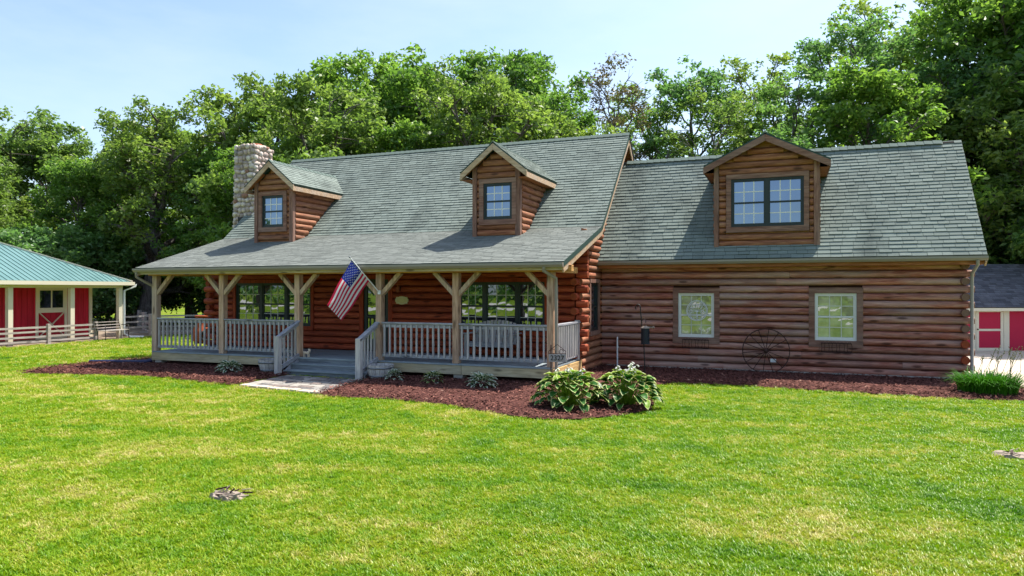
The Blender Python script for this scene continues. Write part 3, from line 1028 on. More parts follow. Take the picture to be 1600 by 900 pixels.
# ---- porch
DZ = .41
for i in range(15):
    y0 = 14.98 + i * .15
    m = MB(); m.box((HX0 + .05, y0, DZ - .035), (HX1 + .02, y0 + .142, DZ + random.uniform(-.002, .002)))
    m.build('deck_board', MT['deck'], house)
def part(name, a, b_, mat, bev=0.0):
    m = MB(); m.box(a, b_, 0, bev); return m.build(name, MT[mat], house)
for x0, x1 in ((HX0, -14.2), (-14.19, -12.02), (-9.42, -7.2), (-7.19, HX1 + .03)):
    part('skirt_board', (x0, 15.0, .16), (x1 - .006, 15.04, DZ - .04), 'skirt')
part('skirt_board', (HX1 + .035, 15.0, .14), (HX1 + .075, HY - .02, DZ - .04), 'skirt_y')
part('skirt_board', (HX0 - .04, 15.05, .16), (HX0, HY - .02, DZ - .04), 'skirt_y')
for x in (-16.8, -14.4, -12.0, -9.45, -7.3, -5.1):
    for y in (15.15, 16.9):
        part('pier', (x - .12, y - .1, -.1), (x + .12, y + .1, .37), 'found')
part('joist_beam', (HX0 + .1, 15.06, .2), (HX1 - .05, 15.14, .37), 'skirt')
POSTS = [-16.92, -14.47, -11.94, -9.47, -7.36, -5.0]
BZ0, BZ1 = 2.56, 2.71
for x in POSTS:
    part('post', (x - .078, 15.02, DZ), (x + .078, 15.18, BZ0), 'post', .008)
for x0, x1 in ((-17.15, -11.93), (-11.925, -4.5)):
    part('beam', (x0, 15.01, BZ0 + .002), (x1, 15.19, BZ1), 'beam', .008)
m = MB(); m.box((-5.08, 15.2, BZ0 + .002), (-4.92, HY - .3, BZ1)); m.build('beam', MT['beam'], house)
m = MB(); m.box((-17.0, 15.2, BZ0 + .002), (-16.84, HY - .3, BZ1)); m.build('beam', MT['beam'], house)
for x in POSTS:
    for s in (-1, 1):
        if (x < -16.8 and s < 0) or (x > -5.1 and s > 0): continue
        m = MB(); m.bar((x + s * .09, 15.10, 2.08), (x + s * .55, 15.10, 2.54), .10, .12, (0, 1, 0), 0, .05, .05)
        # trim the brace at post and beam
        m.build('brace', MT['brace'], house)
x = -16.6
while x < -4.7:
    m = MB()
    m.bar((x, EY + .12, EZ - .1), (x, HY + .1, EZ - .1 + (HY - EY) * PS - .03), .06, .11)
    m.build('rafter', MT['beam'], house); x += 1.13
m = MB(); m.prism([(XL + .1, EY + .08, EZ - .115), (XR - .1, EY + .08, EZ - .115), (XR - .1, HY, EZ - .115 + (HY - EY - .08) * PS), (XL + .1, HY, EZ - .115 + (HY - EY - .08) * PS)], (0, 0, -.015))
m.build('ceiling_board', MT['soffit'], house)

RT = 1.36
def railing_x(x0, x1):
    part('hand_rail', (x0, 15.03, RT - .04), (x1, 15.17, RT), 'grey_x', .006)
    part('rail', (x0, 15.08, RT - .13), (x1, 15.12, RT - .043), 'grey_x')
    part('rail', (x0, 15.07, DZ + .09), (x1, 15.13, DZ + .17), 'grey_x')
    n = max(2, round((x1 - x0) / .152))
    me = None
    for i in range(n):
        x = x0 + (i + .5) * (x1 - x0) / n
        inst('baluster', BAL, house, (x, 15.055, DZ + .12))
m = MB(); m.box((-.02, -.02, 0), (.02, .02, RT - .06 - DZ - .12)); BAL = m.mesh('baluster', MT['grey_z'])
for i, j in ((0, 1), (1, 2), (3, 4), (4, 5)):
    railing_x(POSTS[i] + .08, POSTS[j] - .08)
# right side railing
xs_ = -4.98
m = MB(); m.box((xs_ - .07, 15.19, RT - .04), (xs_ + .07, HY - .06, RT)); m.build('hand_rail', MT['grey_y'], house)
m = MB(); m.box((xs_ - .02, 15.19, RT - .13), (xs_ + .02, HY - .06, RT - .043)); m.build('rail', MT['grey_y'], house)
m = MB(); m.box((xs_ - .03, 15.19, DZ + .07), (xs_ + .03, HY - .06, DZ + .16)); m.build('rail', MT['grey_y'], house)
for i in range(13):
    inst('baluster', BAL, house, (xs_ + .046, 15.27 + i * .146, DZ + .12))
part('newel_post', (xs_ - .05, HY - .2, DZ), (xs_ + .05, HY - .08, RT + .03), 'grey_z')

# steps
SX0, SX1 = -11.86, -9.52
treads = [(.275, 14.72, 15.0), (.14, 14.42, 14.74)]
for z, y0, y1 in treads:
    part('step_tread', (SX0, y0 - .03, z - .03), (SX1, (y0 + y1) / 2 - .004, z), 'deck', .004)
    part('step_tread', (SX0, (y0 + y1) / 2 + .004, z - .03), (SX1, y1, z - .002), 'deck', .004)
for z, y in ((DZ, 14.985), (.275, 14.70), (.14, 14.43)):
    part('step_riser', (SX0 + .02, y, z - .135), (SX1 - .02, y + .03, z - .036), 'riser')
for x in (SX0 - .02, SX1 + .02):
    part('newel_post', (x - .065, 14.16, .0), (x + .065, 14.29, 1.0), 'grey_z', .006)
    m = MB(); m.bar((x, 14.22, .16), (x, 15.02, .46), .06, .09); m.build('rail', MT['grey_y'], house)
    m = MB(); m.bar((x, 14.20, .965), (x, 15.03, 1.345), .13, .035, e0=.03); m.build('hand_rail', MT['grey_y'], house)
    m = MB(); m.bar((x, 14.28, .94), (x, 15.02, 1.28), .035, .085); m.build('rail', MT['grey_y'], house)
    for i in range(5):
        t = (i + .7) / 5.4
        y = 14.25 + t * .78
        m = MB(); m.box((x - .045, y - .019, .17 + t * .3), (x - .01, y + .019, .93 + t * .36)); m.build('baluster', MT['grey_z'], house)
    m = MB(); m.prism([(x - .02, 14.42, 0), (x - .02, 15.0, 0), (x - .02, 15.0, .37), (x - .02, 14.72, .25), (x - .02, 14.45, .1)][::-1], (.04, 0, 0)); m.build('stringer', MT['grey_y'], house)

# ---- windows.  Frame: u along the wall, v up, w out of the wall
FRONT = lambda y: FR((0, y, 0), (1, 0, 0), (0, 0, 1), (0, -1, 0))
GABLE = lambda x: FR((x, 0, 0), (0, 1, 0), (0, 0, 1), (1, 0, 0))

def window(F, u0, u1, v0, v1, units, cols, rows, casing=.09, cmat='trim', frame='dark_frame', bars='muntin', sill=True, w0=.05, hung=True, head=0.0, glass='glass', bw=.009):
    m = MB(F)
    c = casing
    if c > 0:
        m.box((u0 - c, v0 - (0 if sill else c), -.02), (u0, v1, w0 + .035)); m.box((u1, v0 - (0 if sill else c), -.02), (u1 + c, v1, w0 + .035))
        m.box((u0 - c - .0, v1 + .002, -.02), (u1 + c + .0, v1 + c + head, w0 + .042))
        if sill: m.box((u0 - c - .0, v0 - c - .02, -.02), (u1 + c + .0, v0 - .002, w0 + .05))
        else: m.box((u0 + .002, v0 - c, -.02), (u1 - .002, v0 - .002, w0 + .035))
    if not m.v:
        m.box((u0 - .02, v0 - .02, -.02), (u1 + .02, v1 + .02, -.01))
    win = m.build('window', MT[cmat], house)
    f = MB(F); fw = .04
    f.box((u0 + .002, v0 + .002, -.02), (u0 + fw, v1 - .002, w0)); f.box((u1 - fw, v0 + .002, -.02), (u1 - .002, v1 - .002, w0))
    f.box((u0 + fw, v1 - fw, -.02), (u1 - fw, v1 - .002, w0 - .001)); f.box((u0 + fw, v0 + .002, -.02), (u1 - fw, v0 + fw, w0 - .001))
    ww = u1 - u0 - 2 * fw
    tot = sum(units); x = u0 + fw
    for i, un in enumerate(units):
        a, b_ = x, x + ww * un / tot
        x = b_
        if i < len(units) - 1:
            f.box((b_ - .04, v0 + fw, -.02), (b_ + .04, v1 - fw, w0 - .002)); b2 = b_ - .04
        else: b2 = b_
        a2 = a + (.04 if i else 0)
        vv0, vv1 = v0 + fw, v1 - fw
        s = MB(F); sw = .035
        s.box((a2, vv0, 0), (a2 + sw, vv1, w0 - .015)); s.box((b2 - sw, vv0, 0), (b2, vv1, w0 - .015))
        s.box((a2 + sw, vv0, 0), (b2 - sw, vv0 + sw + .01, w0 - .016)); s.box((a2 + sw, vv1 - sw, 0), (b2 - sw, vv1, w0 - .016))
        mid = (vv0 + vv1) / 2
        if hung: s.box((a2 + sw, mid - .022, 0), (b2 - sw, mid + .022, w0 - .012))
        s.build('sash', MT[frame], win)
        halves = [(vv0 + sw + .01, mid - .022), (mid + .022, vv1 - sw)] if hung else [(vv0 + sw + .01, vv1 - sw)]
        g0, g1 = a2 + sw, b2 - sw
        cc = cols[i] if hasattr(cols, '__len__') else cols
        gb = MB(F)
        for h0, h1 in halves:
            rr = rows
            for r in range(rr):
                for q in range(cc):
                    p0, p1 = g0 + (g1 - g0) * q / cc, g0 + (g1 - g0) * (q + 1) / cc
                    q0, q1 = h0 + (h1 - h0) * r / rr, h0 + (h1 - h0) * (r + 1) / rr
                    e = .0035
                    d = [random.uniform(-.0012, .0012) for _ in range(2)]
                    pm = MB(F)
                    pm.add([(p0 + e, q0 + e, .012 + d[0]), (p1 - e, q0 + e, .012 - d[0] + d[1]), (p1 - e, q1 - e, .012 - d[0] - d[1]), (p0 + e, q1 - e, .012 + d[0] - d[1]),
                            (p0 + e, q0 + e, .006), (p1 - e, q0 + e, .006), (p1 - e, q1 - e, .006), (p0 + e, q1 - e, .006)],
                           [(0, 1, 2, 3), (4, 5, 1, 0), (5, 6, 2, 1), (6, 7, 3, 2), (7, 4, 0, 3)])
                    pm.build('pane', MT[glass], win)
            for q in range(1, cc):
                p = g0 + (g1 - g0) * q / cc
                gb.box((p - bw, h0, 0), (p + bw, h1, .022))
            for r in range(1, rr):
                p = h0 + (h1 - h0) * r / rr
                gb.box((g0, p - bw, 0), (g1, p + bw, .0205))
        if gb.v: gb.build('muntin', MT[bars], win)
    f.build('window_frame', MT[frame], win)
    return win

# wing windows: brown casing, white vinyl
for u0, u1 in ((-2.79, -1.86), (.58, 1.53)):
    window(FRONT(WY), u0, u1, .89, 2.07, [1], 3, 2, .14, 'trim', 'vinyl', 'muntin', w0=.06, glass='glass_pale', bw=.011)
# porch windows: triple units with dark frames
window(FRONT(HY), -15.96, -13.14, 1.08, 2.36, [1, 1, .95], 3, 2, .1, 'redtrim', 'dark_frame', 'muntin', w0=.06)
window(FRONT(HY), -8.33, -5.86, 1.08, 2.36, [.9, 1.15, .9], 3, 2, .1, 'redtrim', 'dark_frame', 'muntin', w0=.06)
# narrow gable window
window(GABLE(HX1), 18.07, 18.88, 1.06, 2.34, [1], 1, 1, .1, 'trim_z', 'dark_frame', 'muntin', w0=.06)
# front door
m = MB(FRONT(HY))
m.box((-11.46, DZ, -.02), (-11.33, 2.46, .1)); m.box((-10.5, DZ, -.02), (-10.37, 2.46, .1)); m.box((-11.46, 2.462, -.02), (-10.37, 2.58, .105))
fr_ = m.build('door_frame', MT['redtrim'], house)
m = MB(FRONT(HY))
m.box((-11.325, DZ + .01, 0), (-11.22, 2.455, .05)); m.box((-10.61, DZ + .01, 0), (-10.505, 2.455, .05)); m.box((-11.22, 2.3, 0), (-10.61, 2.455, .049)); m.box((-11.22, DZ + .01, 0), (-10.61, .75, .049)); m.box((-11.22, 1.36, 0), (-10.61, 1.42, .048))
dr = m.build('door', MT['dark_frame'], house)
for a, b_ in ((.76, 1.355), (1.425, 2.295)):
    m = MB(FRONT(HY)); m.box((-11.215, a, .005), (-10.615, b_, .02)); m.build('pane', MT['glass'], dr)
m = MB(FRONT(HY)); m.tube([(-10.66, 1.34, .05), (-10.66, 1.34, .1), (-10.72, 1.34, .1)], .014, 8); m.build('handle', MT['galv'], dr)

# ---- dormers
def dormer(cx, hw, yf, zb, ze, za, ov, hwr, bx, bz, mz, win, mat='log_dormer', matY='log_dormer_y'):
    """cx centre, hw half width, yf front wall, zb base, ze/za eave and apex of its roof, ov front overhang, hwr half width of the roof;
    (by, bz, ms): the roof it grows from"""
    by, bzz, ms = bx, bz, mz
    yb = lambda z: by + (z - bzz) / ms
    sl = (za - ze) / hwr
    zw = ze + (hwr - hw) * sl - .1        # top of cheek wall
    ztop = za - .14
    core = MB()
    core.prism([(cx - hw + .03, yf + .02, zb - .1), (cx + hw - .03, yf + .02, zb - .1), (cx + hw - .03, yf + .02, zw), (cx, yf + .02, ztop), (cx - hw + .03, yf + .02, zw)], (0, yb(zw) - yf + .1, 0))
    d = core.build('dormer', MT[mat], house)
    u0, u1, v0, v1 = win[:4]
    # corner posts
    pw = .13
    for s in (-1, 1):
        x = cx + s * hw
        m = MB(); m.box((x - (pw if s > 0 else 0), yf - .07, zb - .06), (x + (pw if s < 0 else 0) + s * .012, yf + .05, zw + .07)); m.build('corner_post', MT['trim_z'], d)
    # front logs and gable boards
    z = zb + .02
    h = .17
    while z + h * .5 < ztop - .05:
        zc = z + h / 2
        half = hw - pw - .004
        if zc > zw: half = min(half, (ztop - zc - h * .3) / sl)
        if half > .1:
            for a, c in pieces(cx - half, cx + half, zc, [(u0 - .13, u1 + .13, v0 - .16, v1 + .14)], 9):
                if c - a > .04:
                    log_x(d, a, c, yf, zc, mat, h, .6)
        z += h
    # cheeks
    z = zb + .02
    while z + h * .5 < zw:
        zc = z + h / 2
        ye = yb(zc - h / 2)
        if ye - yf > .12:
            inst('log', logme(matY), d, (cx + hw - .04, yf + .06, zc), (ye - yf - .06, .8, h * .99), (0, 0, pi / 2))
            inst('log', logme(matY), d, (cx - hw + .04, ye, zc), (ye - yf - .06, .8, h * .99), (0, 0, -pi / 2))
        z += h
    # roof
    y0 = yf - ov
    apx, bpx = (cx, y0, za), (cx, min(yb(za), by + 4.4), za)
    rr = MB()
    for s in (-1, 1):
        ex = cx + s * hwr
        q = [(ex, y0, ze), (ex, yb(ze), ze), bpx, apx] if s > 0 else [(ex, yb(ze), ze), (ex, y0, ze), apx, bpx]
        r = slab('dormer_roof', q, .07, MT['roofdeck'])
        shingles('shingles', q, r, 'shingle', .14, .28, .012)
        # barge board and eave board
        m = MB(); m.prism([(cx + s * .002, y0 + .032, za - .20), (ex, y0 + .032, ze - .20), (ex, y0 + .032, ze - .035), (cx + s * .002, y0 + .032, za - .035)][::(1 if s > 0 else -1)], (0, -.034, 0)); m.build('barge_board', MT['fascia'] if hwr < 1.2 else MT['trim'], r)
        m = MB(); m.bar((ex - s * .02, y0 + .03, ze - .13), (ex - s * .02, yb(ze) - .12, ze - .13), .03, .13); m.build('eave_board', MT['fascia'] if hwr < 1.2 else MT['trim'], r)
        m = MB(); zz = ze - .19
        m.add([(cx + s * (hw + .0), y0 + .04, zz), (ex - s * .03, y0 + .04, zz), (ex - s * .03, yb(zz), zz), (cx + s * hw, yb(zz), zz)], [(0, 1, 2, 3)]); m.build('soffit', MT['soffit'], r)
    # front soffit under the overhang, ridge cap
    m = MB()
    for s in (-1, 1):
        m.add([(cx + s * (hwr - .02), y0 + .045, ze - .085), (cx + s * .001, y0 + .045, za - .085), (cx + s * .001, yf, za - .085), (cx + s * (hwr - .02), yf, ze - .085)], [(0, 1, 2, 3)])
    m.build('soffit', MT['soffit'], d)
    n = max(2, int((Vector(bpx) - Vector(apx)).length / .2))
    m = MB()
    for i in range(n):
        p = Vector(apx).lerp(Vector(bpx), i / n); q = Vector(apx).lerp(Vector(bpx), (i + 1.05) / n)
        m.add([p + Vector((-.11, 0, -.11 * sl + .022)), p + Vector((0, 0, .036)), p + Vector((.11, 0, -.11 * sl + .022)), q + Vector((-.11, 0, -.11 * sl + .012)), q + Vector((0, 0, .02)), q + Vector((.11, 0, -.11 * sl + .012))], [(0, 1, 4, 3), (1, 2, 5, 4), (0, 2, 1)])
    kind(m.build('ridge_cap', MT['ridge'], d), 'stuff')
    window(FRONT(yf), u0, u1, v0, v1, win[4], win[5], 2, .12, 'trim', 'dark_frame', 'vinyl', w0=.05, glass='glass_dorm', bw=.013)

dormer(-14.60, .72, 17.33, 3.64, 5.30, 6.06, .28, .92, KY, KZ, MS, (-15.03, -14.22, 4.06, 5.02, [1], 3))
dormer(-7.24, .68, 17.27, 3.56, 5.27, 6.03, .28, .95, KY, KZ, MS, (-7.60, -6.78, 4.02, 4.98, [1], 3))
dormer(-.58, 1.27, 19.2, 3.24, 5.38, 6.13, .26, 1.52, UY, UZ, WS, (-1.42, .33, 3.78, 5.02, [1, 1], 3), 'log_dormer')

# ---- chimney of field stones, each stone a piece
def chimney():
    Zb, Zt = 4.2, 7.02
    bx0, bx1, by0, by1 = -17.72, -16.74, 18.92, 19.90
    tx0, tx1, ty0, ty1 = -17.66, -16.82, 18.97, 19.84
    m = MB()
    m.add([(bx0 - .1, by0, -.1), (bx1, by0, -.1), (bx1, by1, -.1), (bx0 - .1, by1, -.1), (tx0, ty0, Zt), (tx1, ty0, Zt), (tx1, ty1, Zt), (tx0, ty1, Zt)],
          [(4, 5, 6, 7), (0, 1, 5, 4), (1, 2, 6, 5), (2, 3, 7, 6), (3, 0, 4, 7)])
    ch = m.build('chimney', MT['mortar'], house)
    m = MB(); m.lathe([(.44, -.03), (.36, .05), (.2, .10), (0, .11)], (-17.24, 19.40, Zt - .01), 12); m.build('cap', MT['mortar'], ch)
    m = MB(); m.lathe([(.2, 0), (.21, .12), (.17, .12), (.16, .02)], (-17.2, 19.45, Zt + .05), 10, sq=(1, 1)); m.build('flue', MT['brickcap'], ch)
    m = MB(); m.box((-17.44, 18.86, 4.35), (-16.98, 18.93, 4.62)); m.build('flashing', MT['iron'], ch)
    stones = []
    for k in range(5):
        bm = bmesh.new(); bmesh.ops.create_icosphere(bm, subdivisions=1, radius=1)
        rs = random.Random(k)
        for v in bm.verts:
            v.co *= rs.uniform(.86, 1.08)
            for i in range(3): v.co[i] = math.copysign(abs(v.co[i]) ** .8, v.co[i])
        me = bpy.data.meshes.new('stone'); bm.to_mesh(me); bm.free()
        me.materials.append(MT['stone']); me.polygons.foreach_set('use_smooth', [True] * len(me.polygons))
        stones.append(me)
    n_s = 0
    for face in range(3):
        z = Zb if face != 2 else 3.2
        while z < Zt - .02:
            hh = random.uniform(.135, .19)
            t = max(0, (z - 0) / Zt)
            L = lambda a, b: a + (b - a) * t
            x0, x1, y0, y1 = L(bx0, tx0), L(bx1, tx1), L(by0, ty0), L(by1, ty1)
            span = (x1 - x0) if face in (0,) else (y1 - y0)
            u = random.uniform(-.05, .02)
            while u < span - .03:
                wl = random.choice((random.uniform(.12, .18), random.uniform(.18, .31)))
                if u + wl > span + .06: wl = span + .03 - u
                if wl < .08: break
                c = u + wl / 2; j = random.uniform(-.035, .035)
                if face == 0: p, s, ro = (x0 + c, y0 + .0, z + hh / 2 + j), (wl * .53, .08, hh * .57), (0, random.uniform(-.3, .3), 0)
                elif face == 1: p, s, ro = (x1 + .0, y0 + c, z + hh / 2 + j), (.08, wl * .53, hh * .57), (random.uniform(-.3, .3), 0, 0)
                else: p, s, ro = (x0, y0 + c, z + hh / 2 + j), (.08, wl * .53, hh * .57), (random.uniform(-.3, .3), 0, 0)
                hide = face == 1 and p[1] < 0
                if n_s < 296:
                    inst('stone', random.choice(stones), ch, p, s, ro); n_s += 1
                u += wl
            z += hh
    # a rim of stones round the top
    for i in range(14):
        a = 2 * pi * i / 14
        inst('cap_stone', random.choice(stones), ch, (-17.24 + .40 * cos(a), 19.4 + .40 * sin(a), Zt + .02), (.13, .13, .085), (0, 0, a))
chimney()

# ------------------------------------------------------------------ things on and beside the cabin
def flag():
    A = Vector((-9.43, 14.99, 2.09)); B = Vector((-9.76, 14.22, 2.93))
    t = thing('flag', 'stars and stripes flag on a slanted pole above the porch steps', 'flag', A)
    d = (B - A).normalized()
    m = MB(); m.tube([A, B], [.014, .012], 8); m.build('pole', MT['white'], t)
    m = MB(); m.lathe([(.0, 0), (.022, .012), (.022, .03), (0, .045)], B - Vector((0, 0, .02)), 8); m.build('finial', MT['galv'], t)
    m = MB(); m.box((A.x - .035, A.y - .015, A.z - .05), (A.x + .035, A.y + .025, A.z + .05), 0, .006); m.build('bracket', MT['white'], t)
    L = (B - A).length
    hs = B - d * .08; hoist = .70; fly = 1.18
    fv = Vector((-.56, -.20, -.92)).normalized()
    nrm = d.cross(fv).normalized()
    R, Cn = 26, 34
    def P(i, j, off=0.0):
        u = i / R; v = j / Cn
        p = hs - d * (hoist * u) + fv * (fly * v)
        p += Vector((.05, -.02, -.16)) * (v * v * .35) * (1 - .3 * u)
        wv = sin(v * 8.5 + u * 2.6) * .040 * v ** .6 + sin(v * 4 - u * 5.5) * .030 * v + sin(u * 9) * .022 * v
        p -= d * (-.10 * v * (u - .5))
        return p + nrm * (wv + off)
    m = MB()
    vs = [P(i, j) for i in range(R + 1) for j in range(Cn + 1)]
    W = Cn + 1
    m.v = [tuple(p) for p in vs]
    cj = round(Cn * .4)
    for i in range(R):
        for j in range(Cn):
            m.f.append([i * W + j, i * W + j + 1, (i + 1) * W + j + 1, (i + 1) * W + j])
            st = i // 2
            m.mi.append(2 if (st < 7 and j < cj) else (0 if st % 2 == 0 else 1)); m.sm.append(True)
    c = m.build('cloth', [MT['f_red'], MT['f_white'], MT['f_blue']], t)
    s = MB()
    for r in range(9):
        for q in range(6 if r % 2 == 0 else 5):
            u = (r + 1) / 10 * 7 / 13
            v = ((q + .5) / 6 + (0 if r % 2 == 0 else .5 / 6)) * .4
            i, j = u * R, v * Cn
            for off in (.004, -.004):
                c0 = P(i, j, off)
                e1 = (P(i - .3, j, off) - P(i + .3, j, off)).normalized(); e2 = (P(i, j + .3, off) - P(i, j - .3, off)).normalized()
                pts = []
                for k in range(10):
                    a = pi * k / 5; rr = .021 if k % 2 == 0 else .009
                    pts.append(c0 + e1 * rr * cos(a) + e2 * rr * sin(a))
                b = len(s.v)
                s.add([c0] + pts, [(0, k + 1, (k + 1) % 10 + 1) for k in range(10)])
    s.build('star', MT['f_white'], c)
flag()

def plaque():
    t = thing('wall_plaque', 'small yellowed scalloped plaque on the red logs right of the door', 'plaque', (-10.06, 17.17, 1.75))
    m = MB()
    pts = []
    for k in range(40):
        a = 2 * pi * k / 40
        pts.append((-10.06 + .2 * (abs(cos(a)) ** .55) * math.copysign(1, cos(a)) * (1 + .06 * cos(8 * a)), 17.165, 1.86 + .105 * (abs(sin(a)) ** .55) * math.copysign(1, sin(a)) * (1 + .10 * cos(8 * a))))
    m.prism(pts, (0, -.02, 0)); m.build('board', MT['plaque'], t)
    b = MB(); b.tube([(p[0] * .86 - 10.06 * .14, 17.142, 1.86 + (p[2] - 1.86) * .8) for p in pts + pts[:1]], .006, 5); b.build('border', MT['cream'], t)
plaque()
def lantern():
    t = thing('wall_lantern', 'small copper wall lantern above the yellowed plaque', 'lantern', (-10.14, 17.17, 2.08))
    m = MB(); m.box((-10.18, 17.15, 2.12), (-10.10, 17.19, 2.24), 0, .01); m.build('back_plate', MT['rust'], t)
    m = MB(); m.lathe([(.03, 0), (.045, .02), (.05, .13), (.06, .14), (.012, .2)], (-10.14, 17.08, 2.08), 8); m.build('cage', MT['brickcap'], t)
    m = MB(); m.tube([(-10.14, 17.16, 2.22), (-10.14, 17.11, 2.27), (-10.14, 17.08, 2.26)], .01, 6); m.build('arm', MT['rust'], t)
lantern()

def garden_bench():
    t = thing('garden_bench', 'blue grey wooden garden bench with fanned slat back under the right porch window', 'bench', (-7.1, 16.72, DZ))
    x0, x1, y, z = -7.72, -6.48, 16.6, DZ
    for x in (x0, x1):
        for yy, h in ((16.38, .62), (16.86, .55)):
            m = MB(); m.bar((x, yy, z), (x, yy + (.05 if yy > 16.6 else 0), z + h), .07, .07, (0, 1, 0)); m.build('leg', MT['grey_z'], t)
        m = MB(); m.box((x - .07, 16.3, z + .62), (x + .07, 16.95, z + .645)); m.build('arm_rest', MT['grey_y'], t)
    for i in range(5):
        m = MB(); yy = 16.34 + i * .105; m.box((x0 + .02, yy, z + .40 - i * .012), (x1 - .02, yy + .09, z + .425 - i * .012)); m.build('seat_slat', MT['grey_x'], t)
    n = 12
    for i in range(n):
        u = (i + .5) / n
        xx = x0 + .05 + u * (x1 - x0 - .1)
        ph = (u * 2 % 1)
        top = z + .84 + .12 * sin(pi * u)
        m = MB(); m.bar((xx, 16.84, z + .34), (xx + (u - .5) * .12, 17.0, top), .08, .022, (0, 1, 0)); m.build('back_slat', MT['grey_z'], t)
    for zz, yy in ((.5, 16.88), (.74, 16.96)):
        m = MB(); m.box((x0, yy, z + zz), (x1, yy + .03, z + zz + .07)); m.build('back_rail', MT['grey_x'], t)
    m = MB(); m.box((x0, 16.33, z + .30), (x1, 16.36, z + .39)); m.build('apron', MT['grey_x'], t)
garden_bench()

def dog():
    t = thing('dog_figurine', 'small cream dog figurine at the top of the porch steps', 'figurine', (-11.66, 15.06, DZ))
    # head to the right, standing
    x, y, z = -11.66, 15.06, DZ
    m = MB()
    def blob(c, r, n=8):
        vs = []; fs = []
        for i in range(7):
            a = -pi / 2 + pi * i / 6
            for k in range(n):
                b = 2 * pi * k / n
                vs.append((c[0] + r[0] * cos(a) * cos(b), c[1] + r[1] * cos(a) * sin(b), c[2] + r[2] * sin(a)))
        for i in range(6):
            for k in range(n):
                j = (k + 1) % n; fs.append((i * n + k, i * n + j, i * n + n + j, i * n + n + k))
        m.add(vs, fs, 0, True)
    m.tube([(x - .085, y, z + .115), (x - .06, y, z + .118), (x, y, z + .108), (x + .055, y, z + .116), (x + .075, y, z + .145), (x + .085, y - .005, z + .165)], [.02, .04, .036, .044, .034, .028], 10)
    blob((x + .095, y - .008, z + .178), (.036, .032, .033))
    m.tube([(x + .11, y - .012, z + .172), (x + .142, y - .02, z + .165)], [.020, .012], 8)
    for s in (-1, 1):
        m.tube([(x + .082, y + s * .02, z + .2), (x + .078, y + s * .03, z + .232)], [.013, .003], 6)
        m.tube([(x + .06, y + s * .022, z + .11), (x + .063, y + s * .022, z + .05), (x + .062, y + s * .022, z), ], [.018, .012, .013], 8)
        m.tube([(x - .06, y + s * .022, z + .115), (x - .078, y + s * .024, z + .055), (x - .066, y + s * .024, z)], [.022, .012, .013], 8)
    m.tube([(x - .085, y, z + .12), (x - .11, y, z + .15), (x - .105, y, z + .185)], [.011, .008, .004], 6)
    m.build('body', MT['dog'], t)
    e = MB(); e.tube([(x + .142, y - .02, z + .166), (x + .149, y - .021, z + .166)], .006, 6)
    for s in (-1, 1): e.tube([(x + .113, y - .012 + s * .02, z + .187), (x + .118, y - .013 + s * .022, z + .187)], .005, 6)
    e.build('face', MT['digit'], t)
dog()

def barrel(x, y, label):
    t = thing('barrel_planter', label, 'planter', (x, y, .04), 'half barrel planters beside the steps')
    n = 18
    for k in range(n):
        a0, a1 = 2 * pi * (k + .04) / n, 2 * pi * (k + .96) / n
        m = MB()
        V = []
        for z, ro, ri in ((.04, .245, .21), (.2, .30, .265), (.37, .325, .29)):
            for a in (a0, a1):
                V += [(x + ro * cos(a), y + ro * sin(a), z), (x + ri * cos(a), y + ri * sin(a), z)]
        F = []
        for i in range(2):
            b = i * 4
            F += [(b, b + 2, b + 6, b + 4), (b + 3, b + 1, b + 5, b + 7), (b + 1, b, b + 4, b + 5), (b + 2, b + 3, b + 7, b + 6)]
        F += [(0, 1, 3, 2), (8, 10, 11, 9)]
        m.add(V, F); m.build('stave', MT['grey_z'], t)
    for z, r in ((.09, .268), (.28, .318)):
        m = MB(); m.lathe([(r, 0), (r + .004, 0), (r + .012, .035), (r + .006, .035)], (x, y, z), 24); m.build('hoop', MT['galv'], t)
    m = MB(); m.lathe([(.0, .0), (.27, .0)], (x, y, .3), 16); m.build('soil', MT['mulch'], t)
barrel(-12.42, 14.62, 'weathered half barrel planter to the left of the porch steps')
barrel(-9.12, 14.55, 'weathered half barrel planter to the right of the porch steps')

def chiminea():
    x, y = -19.9, 19.7
    t = thing('chiminea', 'terracotta chiminea on the lawn seen through the left porch railing', 'chiminea', (x, y, 0))
    m = MB(); m.lathe([(.0, .2), (.17, .21), (.28, .32), (.33, .5), (.30, .68), (.22, .82), (.185, .92), (.18, 1.1), (.20, 1.17), (.225, 1.18), (.225, 1.22), (.16, 1.22), (.15, 1.0)], (x, y, 0), 24); m.build('body', MT['terracotta'], t)
    m = MB(); m.lathe([(.20, 0), (.21, .04), (.16, .05), (.12, .02)], (0, 0, 0), 16)
    a = radians(-20); R = Matrix.Translation((x + .29 * cos(a), y + .29 * sin(a), .5)) @ Matrix.Rotation(a, 4, 'Z') @ Matrix.Rotation(pi / 2, 4, 'Y')
    m.v = [tuple(R @ Vector(p)) for p in m.v]; m.build('mouth', MT['iron'], t)
    for k in range(3):
        a = 2 * pi * k / 3 + .4
        m = MB(); m.tube([(x + .2 * cos(a), y + .2 * sin(a), .3), (x + .34 * cos(a), y + .34 * sin(a), .14), (x + .3 * cos(a), y + .3 * sin(a), 0)], .014, 6); m.build('leg', MT['iron'], t)
    m = MB(); m.tube([(x + .24 * cos(2 * pi * k / 20), y + .24 * sin(2 * pi * k / 20), .24) for k in range(21)], .012, 6); m.build('ring', MT['iron'], t)
chiminea()

